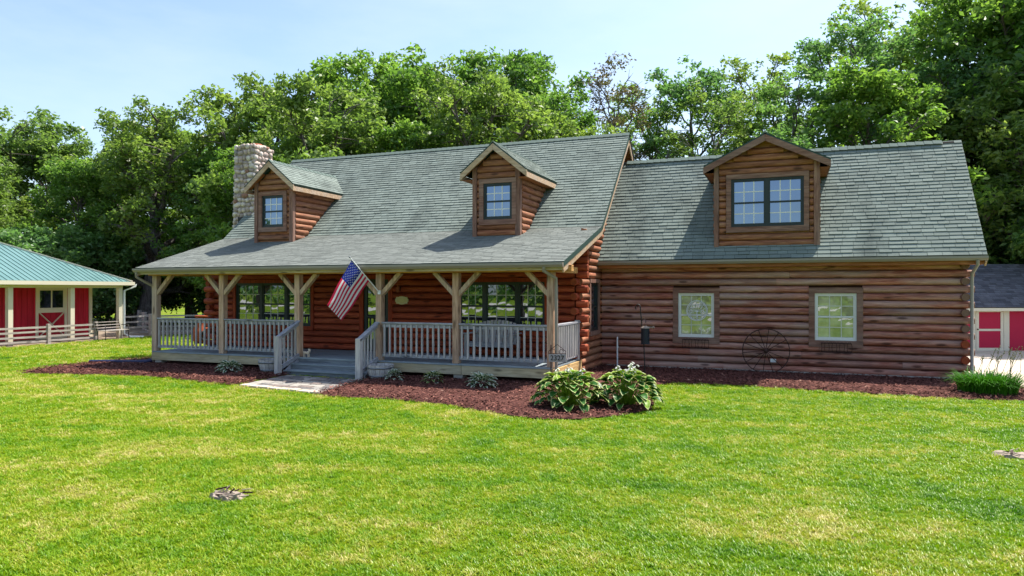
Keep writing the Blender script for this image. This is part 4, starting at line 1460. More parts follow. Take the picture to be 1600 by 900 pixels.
def text_mesh(body, size, name, mat, parent, w, rot, depth=.004):
    cu = bpy.data.curves.new('lettering', 'FONT')
    cu.body = body; cu.size = size; cu.extrude = depth; cu.align_x = 'CENTER'; cu.align_y = 'CENTER'
    tmp = bpy.data.objects.new('lettering', cu); COL.objects.link(tmp)
    dg = bpy.context.evaluated_depsgraph_get()
    me = bpy.data.meshes.new_from_object(tmp.evaluated_get(dg))
    bpy.data.objects.remove(tmp)
    me.materials.clear(); me.materials.append(MT[mat])
    return inst(name, me, parent, w, rot=rot)

def house_number():
    x, y = -4.86, 14.72
    t = thing('address_sign', 'wrought iron address sign reading 2327 on a stake at the porch corner', 'sign', (x, y, 0))
    rz = .15
    m = MB(); m.tube([(x - .02, y, 0), (x - .02, y, .95)], .014, 6); m.build('stake', MT['rust'], t)
    m = MB(FR((x + .13, y - .02, .66), (cos(rz), sin(rz), 0), (0, 0, 1), (sin(rz), -cos(rz), 0)))
    m.box((-.19, -.085, -.006), (.19, .085, .006), 0, .004); m.build('plate', MT['signgrey'], t)
    text_mesh('2327', .155, 'digits', 'digit', t, (x + .13 + sin(rz) * .008, y - .02 - .010, .66), (pi / 2, 0, rz))
    s = MB(FR((x + .13, y - .02, .66), (cos(rz), sin(rz), 0), (0, 0, 1), (sin(rz), -cos(rz), 0)))
    for sx in (-1, 1):
        s.tube([(sx * .19, .085, 0), (sx * .19, .15, 0), (0, .30, 0)], .007, 5)
        s.tube([(sx * (.09 + .05 * cos(a)), .14 + .05 * sin(a), 0) for a in np.linspace(0, 5.2, 14)], .006, 5)
    s.tube([(-.19, .10, 0), (.19, .10, 0)], .007, 5)
    s.build('scrollwork', MT['rust'], t)
house_number()

def hook():
    x, y = -3.37, 17.62
    t = thing('shepherd_hook', 'thin black shepherd hook pole in the mulch before the wing logs', 'hook', (x, y, 0))
    m = MB()
    m.tube([(x, y, 0), (x - .03, y, .8), (x - .10, y, 1.5), (x - .115, y, 1.70)] + [(x - .175 + .06 * cos(a), y, 1.70 + .085 * sin(a)) for a in np.linspace(0.2, pi + .5, 10)], .016, 6)
    m.build('pole', MT['iron'], t)
    m = MB(); m.tube([(x - .085, y, 1.33)] + [(x - .03 + .05 * cos(a), y, 1.36 + .06 * sin(a)) for a in np.linspace(pi, -.6, 10)], .008, 6); m.build('side_hook', MT['iron'], t)
    m = MB(); m.tube([(x - .05, y, 1.23), (x + .20, y - .03, 1.215)], .016, 6); m.tube([(x + .20, y - .03, 1.215), (x + .235, y - .03, 1.225)], .032, 6); m.build('perch', MT['splinter'], t)
    f = thing('bird_feeder', 'dark tube bird feeder with pale cap hanging from the shepherd hook', 'bird feeder', (x + .01, y - .02, .82))
    fx, fy = x + .01, y - .02
    m = MB(); m.lathe([(.0, .0), (.115, 0), (.115, .02), (.10, .025)], (fx, fy, .80), 14); m.build('tray', MT['feeder'], f)
    m = MB(); m.lathe([(.098, 0), (.098, .37)], (fx, fy, .825), 14)
    for k in range(14):
        a = 2 * pi * k / 14; m.tube([(fx + .103 * cos(a), fy + .103 * sin(a), .82), (fx + .103 * cos(a), fy + .103 * sin(a), 1.195)], .004, 4)
    m.build('tube', MT['feeder'], f)
    m = MB(); m.lathe([(.125, 0), (.12, .015), (.05, .055), (.0, .062)], (fx, fy, 1.195), 14); m.build('cap', MT['splinter'], f)
    m = MB(); m.tube([(fx, fy, 1.25), (fx - .01, fy + .01, 1.30), (fx - .01, fy + .02, 1.315)], .005, 5); m.build('hanger', MT['iron'], f)
hook()

m = MB(); m.tube([(-4.43, 19.16, .0), (-4.43, 19.16, .86)], .022, 8); m.lathe([(.03, 0), (.03, .05)], (-4.43, 19.16, .55), 8)
tag(m.build('vent_pipe', MT['white']), 'thin white pipe standing against the wing logs near the porch', 'pipe')

def wagon_wheel():
    t = thing('wagon_wheel', 'rusty iron wagon wheel leaning on the wing logs between its windows', 'wheel', (-.57, 19.02, 0))
    F = FR((-.57, 19.03, .60), (1, 0, 0), (0, .13, .9915), (0, -.9915, .13))
    R = .575
    m = MB(F)
    n = 48
    V = []
    for k in range(n):
        a = 2 * pi * k / n
        for r, w in ((R, -.03), (R, .03), (R - .024, .03), (R - .024, -.03)): V.append((r * cos(a), r * sin(a), w))
    Fs = []
    for k in range(n):
        j = (k + 1) % n
        for q in range(4): Fs.append((k * 4 + q, j * 4 + q, j * 4 + (q + 1) % 4, k * 4 + (q + 1) % 4))
    m.add(V, Fs); m.build('rim', MT['rust'], t)
    m = MB(F)
    m.lathe([(.0, -.09), (.035, -.09), (.055, -.05), (.055, .05), (.035, .09), (0, .09)], (0, 0, 0), 12); m.build('hub', MT['rust'], t)
    for k in range(14):
        a = 2 * pi * k / 14 + .1
        m = MB(F); s = .04 if k % 2 else -.04
        m.tube([(.045 * cos(a), .045 * sin(a), s), ((R - .01) * cos(a), (R - .01) * sin(a), 0)], .010, 5); m.build('spoke', MT['rust'], t)
wagon_wheel()
m = MB(); m.box((-.47, 19.215, .30), (-.33, 19.25, .39), 0, .006); o = m.build('outlet_box', MT['white'])
tag(o, 'small white outlet box on the bottom logs behind the wagon wheel', 'outlet box')

def flower_rack(u0, u1, label):
    y0 = WY - .115
    t = thing('window_rack', label, 'flower rack', ((u0 + u1) / 2, y0, .68), 'iron flower racks under the wing windows')
    m = MB()
    for z in (.83, .62):
        for yy in (y0, y0 - .14): m.tube([(u0, yy, z), (u1, yy, z)], .008, 5)
        for x in (u0, u1): m.tube([(x, y0, z), (x, y0 - .14, z)], .008, 5)
    m.build('frame', MT['rust'], t)
    n = 8
    for i in range(n + 1):
        x = u0 + (u1 - u0) * i / n
        b = MB(); b.tube([(x, y0 - .14, .83), (x + .015 * (-1) ** i, y0 - .165, .73), (x, y0 - .14, .62), (x, y0, .62)], .006, 5); b.build('bar', MT['rust'], t)
    s = MB()
    for i in range(n):
        x = u0 + (u1 - u0) * (i + .5) / n
        s.tube([(x + .03 * cos(a), y0 - .15, .845 + .025 * sin(a)) for a in np.linspace(-.6, pi + .6, 9)], .005, 4)
    s.build('scroll', MT['rust'], t)
flower_rack(-2.66, -1.99, 'black iron flower rack under the window with the round ornament')
flower_rack(.72, 1.40, 'black iron flower rack under the right wing window')

def ornament():
    cx, cz, y = -2.30, 1.60, WY - .085
    t = thing('window_ornament', 'round white lattice ornament hanging in the left wing window', 'ornament', (cx, y, cz - .27))
    m = MB(); 
    for r, th in ((.265, .011), (.235, .007)): m.tube([(cx + r * cos(a), y, cz + r * sin(a)) for a in np.linspace(0, 2 * pi, 41)], th, 5)
    m.build('ring', MT['white'], t)
    m = MB()
    m.tube([(cx, y, cz - .23), (cx, y, cz)], .012, 5)
    for k in range(9):
        a = radians(-20 + 27.5 * k)
        m.tube([(cx, y, cz - .03), (cx + .12 * cos(a), y, cz + .09 * sin(a)), (cx + .225 * cos(a + .12), y, cz + .225 * sin(a + .12))], .006, 4)
        c2 = (cx + .155 * cos(a + .2), cz + .14 * sin(a + .2))
        m.tube([(c2[0] + .04 * cos(b), y, c2[1] + .04 * sin(b)) for b in np.linspace(0, 5.5, 10)], .005, 4)
    for k in range(4):
        a = radians(200 + 47 * k); c2 = (cx + .15 * cos(a), cz + .15 * sin(a))
        m.tube([(c2[0] + .05 * cos(b), y, c2[1] + .05 * sin(b)) for b in np.linspace(0, 5.8, 10)], .005, 4)
    m.build('lattice', MT['white'], t)
    m = MB(); m.tube([(cx, y, cz + .265), (cx, y, 1.98)], .002, 4); m.build('cord', MT['white'], t)
ornament()

m = MB()
m.tube([(-17.05, 15.05, .14), (-17.12, 14.95, .10), (-17.5, 14.9, .08), (-18.2, 14.8, .07), (-18.9, 14.55, .065)], .06, 10)
for i in range(26):
    u = i / 25; m.lathe([(.064, 0), (.068, .012), (.064, .024)], (-17.5 - u * 1.3, 14.9 - u * .32, .07), 8)
tag(m.build('drain_pipe', MT['bluehose']), 'dark blue drain pipe lying on the mulch at the left porch corner', 'drain pipe')

# ---- remains of two tree stumps in the lawn
def stump(x, y, r, sq, label):
    t = thing('tree_stump', label, 'stump', (x, y, 0), 'rotten stump remains in the lawn')
    m = MB(); n = 22; vs = [(x, y, .045)]
    for k in range(n):
        a = 2 * pi * k / n; rr = r * random.uniform(.7, 1.05)
        vs.append((x + rr * cos(a), y + rr * sq * sin(a), random.uniform(.015, .05)))
    for k in range(n):
        a = 2 * pi * k / n; vs.append((x + r * 1.1 * cos(a), y + r * 1.1 * sq * sin(a), -.02))
    m.add(vs, [(0, k + 1, (k + 1) % n + 1) for k in range(n)] + [(k + 1, n + k + 1, n + (k + 1) % n + 1, (k + 1) % n + 1) for k in range(n)])
    m.build('stub', MT['splinter'], t)
    for i in range(26):
        a = random.uniform(0, 2 * pi); rr = r * math.sqrt(random.random()); L = random.uniform(.03, .11); b = random.gauss(.3, .6)
        p = Vector((x + rr * cos(a), y + rr * sq * sin(a), random.uniform(.03, .075)))
        q = p + Vector((L * cos(b), L * sin(b), random.uniform(-.02, .035)))
        m = MB(); m.bar(p, q, random.uniform(.008, .028), random.uniform(.006, .015)); m.build('splinter', MT['splinter'] if random.random() > .25 else MT['rust'], t)
stump(-5.42, 5.72, .20, .62, 'bleached rotten stump remains in the lawn at lower left')
stump(2.72, 10.85, .26, .7, 'grey stump remains in a dry ring of lawn at the right edge')

# ------------------------------------------------------------------ plants
def hosta_leaf_me(name, ln, wd, inner, edge, ek=.28, curl=.35, fold=.18):
    """leaf along +x with a paler margin, arching over"""
    m = MB()
    N = 7
    rows = []
    for i in range(N + 1):
        t = i / N
        w = wd * (sin(pi * min(1, t ** .75 * .98 + .02))) ** .8 * .5 + .004
        x = ln * t; z = ln * (curl * .9 * t - curl * 1.5 * t * t)
        row = []
        for s in (-1, -(1 - ek), 0, (1 - ek), 1):
            row.append((x, s * w, z + abs(s) * w * fold * 2 - (0.0 if s else .006) + (.006 * sin(i * 2.1 + s) if abs(s) == 1 else 0)))
        rows.append(row)
    for r in rows: m.v += r
    for i in range(N):
        for k in range(4):
            m.f.append([i * 5 + k, (i + 1) * 5 + k, (i + 1) * 5 + k + 1, i * 5 + k + 1])
            m.mi.append(1 if (k in (0, 3) or i == N - 1) else 0); m.sm.append(True)
    return m.mesh(name, [MT[inner], MT[edge]])
HL = [hosta_leaf_me('leaf', .215, .175, 'h_green', 'h_edge', .16), hosta_leaf_me('leaf', .20, .155, 'h_green', 'h_edge', .22, .5), hosta_leaf_me('leaf', .21, .17, 'h_lime', 'h_edge', .18, .4), hosta_leaf_me('leaf', .19, .155, 'h_green', 'h_edge', .14, .2)]

def big_hosta(x, y, R, n, label, seed, flowers):
    rs = random.Random(seed)
    t = thing('hosta', label, 'hosta', (x, y, .05), 'large variegated hostas at the bed corner')
    for i in range(n):
        u = (i + .5) / n
        a = i * 2.39996 + rs.uniform(-.3, .3)
        rr = R * (u ** .6) * .78
        h = .44 * (1 - u ** 1.6) + .09 + rs.uniform(-.03, .05)
        pitch = .62 - .95 * u + rs.uniform(-.2, .2)
        s = rs.uniform(.85, 1.2) * (1.0 if u > .2 else .8)
        me = HL[2] if (u < .3 and rs.random() < .5) or rs.random() < .08 else rs.choice((HL[0], HL[0], HL[1], HL[3]))
        inst('leaf', me, t, (x + rr * cos(a), y + rr * sin(a), .05 + h), (s, s, s), Euler((rs.uniform(-.3, .3), -pitch, a), 'XYZ'))
    st = MB()
    for i in range(n):
        u = (i + .5) / n; a = i * 2.39996; rr = R * (u ** .6) * .78; h = .50 * (1 - u ** 1.6) + .10
        st.tube([(x + .06 * cos(a), y + .06 * sin(a), .03), (x + rr * .6 * cos(a), y + rr * .6 * sin(a), .05 + h * .8), (x + rr * cos(a), y + rr * sin(a), .055 + h)], .006, 4)
    kind(st.build('leaf_stem', MT['h_lime'], t), 'stuff')
    for i in range(flowers):
        a = rs.uniform(0, 2 * pi); r0 = R * .2; p = Vector((x + r0 * cos(a), y + r0 * sin(a) + .05, .4)); q = p + Vector((rs.uniform(-.15, .15), rs.uniform(-.1, .12), rs.uniform(.28, .42)))
        m = MB(); m.tube([p, p.lerp(q, .5) + Vector((0, 0, .02)), q], .006, 4)
        for k in range(9):
            c = p.lerp(q, .5 + .5 * k / 8); b = k * 2.4
            m.tube([c, c + Vector((.03 * cos(b), .03 * sin(b), -.01)), c + Vector((.045 * cos(b), .045 * sin(b), -.035))], [.004, .012, .017], 5, 1)
        m.build('flower_stalk', [MT['h_lime'], MT['flower']], t)
big_hosta(-3.70, 12.25, .74, 130, 'large variegated hosta, left one of the pair at the bed corner', 1, 4)
big_hosta(-2.78, 12.75, .68, 115, 'large variegated hosta, right one of the pair with pale flower spikes', 2, 8)

def small_hosta(x, y, R, label, white):
    me = hosta_leaf_me('leaf', .17, .07, 'h_grey', 'h_white' if white else 'h_edge', .45, .35)
    me2 = hosta_leaf_me('leaf', .16, .08, 'h_grey', 'h_white', .62, .3)
    t = thing('small_hosta', label, 'hosta', (x, y, .06), 'small hostas along the porch')
    n = int(44 * R / .25)
    for i in range(n):
        u = (i + .5) / n; a = i * 2.39996; rr = R * u ** .55 * .6
        s = random.uniform(.8, 1.2) * R / .25 * .95
        inst('leaf', me if random.random() < .6 else me2, t, (x + rr * cos(a), y + rr * sin(a), .07 + .17 * (1 - u ** 2)), (s, s, s), Euler((random.uniform(-.3, .3), -(.85 - 1.0 * u), a), 'XYZ'))
small_hosta(-13.30, 14.10, .29, 'small white edged hosta in the mulch left of the steps', True)
small_hosta(-8.55, 14.22, .21, 'small hosta right beside the half barrel planter', True)
small_hosta(-7.48, 14.12, .23, 'small hosta between the right barrel planter and the widest one', False)
small_hosta(-6.20, 13.95, .31, 'widest small hosta under the right bay of the porch railing', True)

def daylily():
    x, y = 3.75, 16.95
    t = thing('daylily', 'green daylily clump at the right corner of the wing', 'daylily', (x, y, .05))
    m = MB()
    for i in range(900):
        a = random.uniform(0, 2 * pi); r0 = random.random() ** .6 * .42
        L = random.uniform(.55, .95); out = random.uniform(.25, .75)
        p = Vector((x + r0 * cos(a) * 1.25, y + r0 * sin(a), .04)); b = a + random.gauss(0, .6)
        w = random.uniform(.008, .014)
        V = []; k = 6
        for j in range(k + 1):
            u = j / k
            q = p + Vector((cos(b) * out * L * u * u * .9, sin(b) * out * L * u * u * .9, L * (.75 * u - .52 * u ** 3 * out * 1.25)))
            sd = Vector((-sin(b), cos(b), 0)) * w * (1 - u ** 2.5)
            V += [q - sd, q + sd]
        m.add(V, [(2 * j, 2 * j + 1, 2 * j + 3, 2 * j + 2) for j in range(k)], 0, True)
    kind(m.build('foliage', MT['lily'], t), 'stuff')
    for i in range(16):
        a = random.uniform(-.6, 1.2); p = Vector((x + random.uniform(-.2, .55), y + random.uniform(-.2, .3), .3)); q = p + Vector((random.uniform(.0, .3), random.uniform(-.1, .2), random.uniform(.42, .7)))
        m = MB(); m.tube([p, p.lerp(q, .5), q], .005, 4)
        for k in range(4):
            c = p.lerp(q, .8 + .2 * k / 3); m.tube([c, c + Vector((random.uniform(-.04, .04), random.uniform(-.03, .03), .04))], [.004, .010], 4)
        m.build('flower_stalk', MT['stalk'], t)
daylily()

# ------------------------------------------------------------------ red stable on the left
def stable():
    t = thing('stable', 'red board stable with green metal hip roof and cream posts', 'stable', (-29, 16, 0))
    def pb(name, a, b, mat, bev=0): 
        m = MB(); m.box(a, b, 0, bev); return m.build(name, MT[mat], t)
    WXF, WXB, YN, YS = -28.95, -33.4, 22.35, 8.0
    Z1 = 2.36
    core = pb('wall', (WXB + .03, YS, 0), (WXF - .03, YN - .03, Z1), 'core')
    # boards of the front wall, each its own
    doors = [(15.2, 16.65), (19.95, 21.05 + .25)]
    y = YS
    i = 0
    while y < YN - .12:
        w = .245
        y1 = min(y + w, YN - .12)
        m = MB(); m.box((WXF - .03, y + .008, .12), (WXF + random.uniform(-.001, .003), y1 - .004, Z1)); m.build('board', MT['red'], t); y = y1
    y = WXF
    while y > WXB:
        m = MB(); m.box((y - .241, YN - .03, .12), (y - .004, YN, Z1)); m.build('board', MT['red'], t); y -= .245
    pb('corner_trim', (WXF - .13, YN - .118, .1), (WXF + .03, YN + .03, Z1), 'cream')
    pb('base_board', (WXF - .03, YS, 0), (WXF + .02, YN - .13, .115), 'dirt')
    F = GABLE(WXF)
    for d0, d1 in ((12.0, 13.2), (16.05, 17.35), (19.85, 21.2)):
        m = MB(F)
        m.box((d0, .1, 0), (d0 + .11, 2.3, .035)); m.box((d1 - .11, .1, 0), (d1, 2.3, .035)); m.box((d0 + .112, 2.19, 0), (d1 - .112, 2.3, .034)); m.box((d0 + .112, 1.2, 0), (d1 - .112, 1.34, .034))
        m.box((d0 + .112, .1, 0), (d1 - .112, .2, .034))
        dr = m.build('stall_door', MT['cream'], t)
        m = MB(F); m.bar((d0 + .12, .18, .02), (d1 - .12, 1.22, .02), .1, .024, (1, 0, 0)); m.bar((d1 - .12, .18, .0205), (d0 + .12, 1.22, .0205), .1, .024, (1, 0, 0)); m.build('cross_brace', MT['cream'], dr)
        m = MB(F); mid = (d0 + d1) / 2
        m.box((d0 + .112, 1.342, 0), (d0 + .17, 2.188, .03)); m.box((d1 - .17, 1.342, 0), (d1 - .112, 2.188, .03)); m.box((d0 + .17, 2.13, 0), (d1 - .17, 2.188, .029)); m.box((d0 + .17, 1.342, 0), (d1 - .17, 1.4, .029)); m.box((mid - .025, 1.4, 0), (mid + .025, 2.13, .028))
        m.build('window_frame', MT['cream'], dr)
        for a, b in ((d0 + .172, mid - .027), (mid + .027, d1 - .172)):
            m = MB(F); m.box((a, 1.402, .004), (b, 2.128, .014)); m.build('pane', MT['glass'], dr)
    # roof
    ex, bx = -27.45, -35.1
    ey, sy = 23.2, 5.0
    a = (ex - bx) / 2
    ze, zr = 2.52, 4.28
    mx = (ex + bx) / 2
    sl = (zr - ze) / a
    m = MB()
    up = [(ex, sy, ze), (ex, ey, ze), (mx, ey - a, zr), (mx, sy + a, zr), (bx, ey, ze), (bx, sy, ze)]
    dn = [(p[0], p[1], p[2] - .06) for p in up]
    m.add(up + dn, [(0, 1, 2, 3), (1, 4, 2), (4, 5, 3, 2), (5, 0, 3), (7, 6, 9, 8), (8, 10, 7), (8, 9, 11, 10), (9, 6, 11), (6, 7, 1, 0), (7, 10, 4, 1), (10, 11, 5, 4), (11, 6, 0, 5)])
    r = m.build('roof', MT['metalroof'], t)
    # standing seams, one piece each
    rb = MB(); rb.prism([(-.012, 0, 0), (.012, 0, 0), (.006, 0, .022), (-.006, 0, .022)], (0, 1, 0)); 
    y = sy + .3
    while y < ey - .15:
        top = min(a, y - sy, ey - y)
        m = MB(); m.bar((ex - .005, y, ze + .012), (ex - top + .02, y, ze + top * sl + .012 - .02 * sl), .03, .03); m.build('seam', MT['metalroof'], r)
        y += .235
    x = ex - .3
    while x > bx + .2:
        top = min(a, ex - x, x - bx)
        m = MB(); m.bar((x, ey - .005, ze + .012), (x, ey - top + .02, ze + top * sl + .012), .03, .03); m.build('seam', MT['metalroof'], r); x -= .235
    for p, q in (((ex, ey, ze), (mx, ey - a, zr)), ((mx, ey - a, zr), (mx, sy + a, zr)), ((bx, ey, ze), (mx, ey - a, zr))):
        m = MB(); m.bar((p[0], p[1], p[2] + .02), (q[0], q[1], q[2] + .02), .16, .05); m.build('hip_cap', MT['cream'], r)
    m = MB(); m.box((ex - .02, sy, ze - .16), (ex + .09, ey + .05, ze - .01)); m.build('gutter', MT['cream'], t)
    m = MB(); m.box((bx, ey - .02, ze - .16), (ex - .022, ey + .05, ze - .01)); m.build('fascia', MT['cream'], t)
    m = MB(); m.box((WXF + .02, sy, ze - .18), (ex - .03, ey - .03, ze - .165)); m.box((bx, YN + .01, ze - .18), (WXF + .018, ey - .03, ze - .165)); m.build('soffit', MT['cream'], t)
    pb('beam', (-27.82, sy, Z1 - .12), (-27.68, 22.9, Z1 - .02), 'cream')
    for y in (10.2, 12.9, 15.45, 18.02, 20.52, 22.78):
        m = MB(); m.box((-27.84, y - .09, 0), (-27.66, y + .09, Z1 - .122), 0, .008); m.build('post', MT['cream'], t)
    m = MB(); m.tube([(-27.5, 23.4, ze - .1), (-27.5, 23.4, ze - .2), (-27.68, 22.98, ze - .4), (-27.68, 22.95, .2), (-27.45, 23.1, .06), (-27.1, 23.5, .04)], .05, 8); m.build('downspout', MT['white'], t)
stable()

def rail_fence(name, pts, label, h, rails, mat, pw=.12):
    """posts at each point, rails between; every rail is a piece"""
    t = thing(name, label, 'fence', (pts[0][0], pts[0][1], 0))
    for p in pts:
        m = MB(); m.box((p[0] - pw / 2, p[1] - pw / 2, 0), (p[0] + pw / 2, p[1] + pw / 2, h + .06), 0, .01); m.build('post', MT[mat], t)
    for i in range(len(pts) - 1):
        a, b = Vector((*pts[i], 0)), Vector((*pts[i + 1], 0))
        for k in range(rails):
            z = .14 + (h - .2) * k / (rails - 1)
            m = MB(); m.bar(a + Vector((0, 0, z)), b + Vector((0, 0, z + random.uniform(-.02, .02))), .035, .075); m.build('rail', MT[mat], t)
    return t
rail_fence('rail_fence', [(-27.45, y) for y in (8.6, 11.5, 14.0, 16.75, 19.35, 21.4)], 'low four rail fence along the front of the red stable', .74, 4, 'fencewood')
rail_fence('paddock_fence', [(-28.7, 23.6), (-28.6, 25.2), (-26.6, 27.0), (-24.6, 28.8), (-22.4, 30.9), (-20.0, 33.0), (-17.4, 35.0)], 'weathered wooden paddock fence running behind the cabin porch', .95, 4, 'fencewood', .16)
rail_fence('back_fence', [(-27.9, 24.6), (-31, 26.9), (-34, 29.2)], 'wooden rail fence behind the end of the red stable', .95, 3, 'fencewood', .16)

def iron_bench():
    t = thing('park_bench', 'iron and wood bench under the end of the stable roof', 'bench', (-27.35, 22.1, 0))
    F = FR((-27.25, 21.3, 0), (-.12, .99, 0), (0, 0, 1), (.99, .12, 0))   # u along the seat, w forward
    for u in (0.05, 1.3):
        m = MB(F); m.tube([(u, 0, .42), (u, .4, .38), (u, .62, .40), (u, .64, .2), (u, .62, .02)], .018, 6); m.tube([(u, 0, .0), (u, .4, .0), (u, .42, -.04), (u, .85, -.16)], .018, 6); m.build('end_frame', MT['iron'], t)
    for k in range(4):
        m = MB(F); m.box((0, .41, .02 + k * .1), (1.35, .435, .1 + k * .1)); m.build('seat_slat', MT['fencewood'], t)
    for k in range(3):
        m = MB(F); m.bar((0, .53 + k * .12, -.06 - k * .04), (1.35, .53 + k * .12, -.06 - k * .04), .025, .09); m.build('back_slat', MT['fencewood'], t)
iron_bench()

# ------------------------------------------------------------------ shed at the back right
def shed():
    gx, gy = 7.6, 38.1; gz = ground_z(gx, gy) + .03
    t = thing('shed', 'shed with magenta red panelled doors and dark shingle roof', 'shed', (gx, gy, gz))
    c, s = cos(.39), sin(.39)
    # local frame: u to the right, v up, w towards the viewer
    F = FR((gx, gy, gz), (c, s, 0), (0, 0, 1), (s, -c, 0))
    def P(u, v, w): return tuple(F @ Vector((u, v, w)))
    ze, zr, D = 2.1, 4.15, 4.6
    m = MB(F); m.box((-1.5, -.3, -D), (6.5, ze, -.03)); 
    for q in (0,): pass
    m.build('wall', MT['shedred'], t)
    m = MB(F); m.prism([(-1.5, ze, -.05), (-1.5, ze, -D), (-1.5, zr - .1, -D / 2)][::-1], (8, 0, 0)); m.build('gable', MT['shedred'], t)
    q = [P(-1.8, ze - .03, .28), P(6.8, ze - .03, .28), P(6.8, zr, -D / 2), P(-1.8, zr, -D / 2)]
    r = slab('roof', q, .08, MT['iron'], t); shingles('shingles', q, r, 'shingle_shed', .15, .33, .012, .3)
    q = [P(6.8, ze - .03, -D - .28), P(-1.8, ze - .03, -D - .28), P(-1.8, zr, -D / 2), P(6.8, zr, -D / 2)]
    slab('roof', q, .08, MT['iron'], t)
    m = MB(F); m.box((-1.8, ze - .2, .25), (6.8, ze - .06, .28)); m.build('fascia', MT['cream'], t)
    def leaf(u0, u1):
        m = MB(F); v0, v1 = .06, ze - .12; f = .13
        m.box((u0, v0, -.03), (u0 + f, v1, .03)); m.box((u1 - f, v0, -.03), (u1, v1, .03)); m.box((u0 + f, v1 - f, -.03), (u1 - f, v1, .029)); m.box((u0 + f, v0, -.03), (u1 - f, v0 + f, .029))
        mid = (v0 + v1) / 2; m.box((u0 + f, mid - .05, -.03), (u1 - f, mid + .05, .028))
        d = m.build('door', MT['cream'], t)
        for a, b in ((v0 + f, mid - .05), (mid + .05, v1 - f)):
            m = MB(F); m.box((u0 + f + .003, a + .003, -.02), (u1 - f - .003, b - .003, .008)); m.build('panel', MT['shedred'], d)
        return d
    d1 = leaf(-.82, .42); d2 = leaf(.44, 1.72)
    m = MB(F); m.lathe([(.03, 0), (.03, .05), (0, .06)], (0, 0, 0), 8); 
    m.v = [tuple(Vector(P(.50, 1.05, .03)) + (Vector(p) - Vector((gx, gy, gz)))) for p in m.v]; m.build('knob', MT['iron'], d2)
    leaf(3.2, 4.4); leaf(4.42, 5.6)
    m = MB(F); m.box((1.75, 0, -.03), (2.0, ze - .1, .02)); m.build('trim', MT['cream'], t)
    m = MB(F); m.box((-1.9, -.05, .0), (7, .06, .7)); m.build('apron', MT['conc'], t)
shed()

# ------------------------------------------------------------------ trees
def leaves_mesh(cl, per, size, mat, name, seed, up=.55, squash=.62):
    """cl: list of (centre, radius): leaf blades spread through each puff"""
    rng = np.random.default_rng(seed)
    Cs = np.array([c for c, r in cl]); Rs = np.array([r for c, r in cl])
    cnt = np.maximum(20, (per * (Rs / Rs.mean()) ** 2).astype(int))
    idx = np.repeat(np.arange(len(cl)), cnt)
    n = idx.size
    d = rng.normal(size=(n, 3)); d /= np.linalg.norm(d, axis=1)[:, None]
    rad = rng.random(n) ** .42
    rad *= 1 + .6 * (rng.random(n) ** 4)
    p = Cs[idx] + d * (rad * Rs[idx])[:, None] * np.array([1, 1, squash])
    nrm = d * .22 + rng.normal(size=(n, 3)) * .62 + np.array([0, 0, up * .75]); nrm /= np.linalg.norm(nrm, axis=1)[:, None]
    tg = np.cross(nrm, rng.normal(size=(n, 3))); tg /= np.linalg.norm(tg, axis=1)[:, None] + 1e-9
    bt = np.cross(nrm, tg)
    L = size * rng.uniform(.65, 1.35, n)[:, None]; W = L * rng.uniform(.38, .6, n)[:, None]
    v = np.empty((n, 4, 3))
    v[:, 0] = p - tg * L * .5
    v[:, 1] = p + bt * W * .5 + nrm * W * .18
    v[:, 2] = p + tg * L * .5 - nrm * L * .15
    v[:, 3] = p - bt * W * .5 + nrm * W * .18
    me = bpy.data.meshes.new(name)
    me.vertices.add(n * 4); me.vertices.foreach_set('co', v.astype(np.float32).ravel())
    me.loops.add(n * 4); me.loops.foreach_set('vertex_index', np.arange(n * 4, dtype=np.int32))
    me.polygons.add(n); me.polygons.foreach_set('loop_start', np.arange(n, dtype=np.int32) * 4)
    try: me.polygons.foreach_set('loop_total', np.full(n, 4, np.int32))
    except Exception: pass
    me.update(calc_edges=True)
    at = me.color_attributes.new('tint', 'FLOAT_COLOR', 'POINT')
    puff = rng.random(len(cl))[idx] * .5 + rng.random(n) * .5
    c = np.ones((n, 4, 4), np.float32); c[:, :, 0] = puff[:, None]; c[:, :, 1] = puff[:, None]; c[:, :, 2] = puff[:, None]
    at.data.foreach_set('color', c.ravel())
    me.materials.append(mat)
    return me

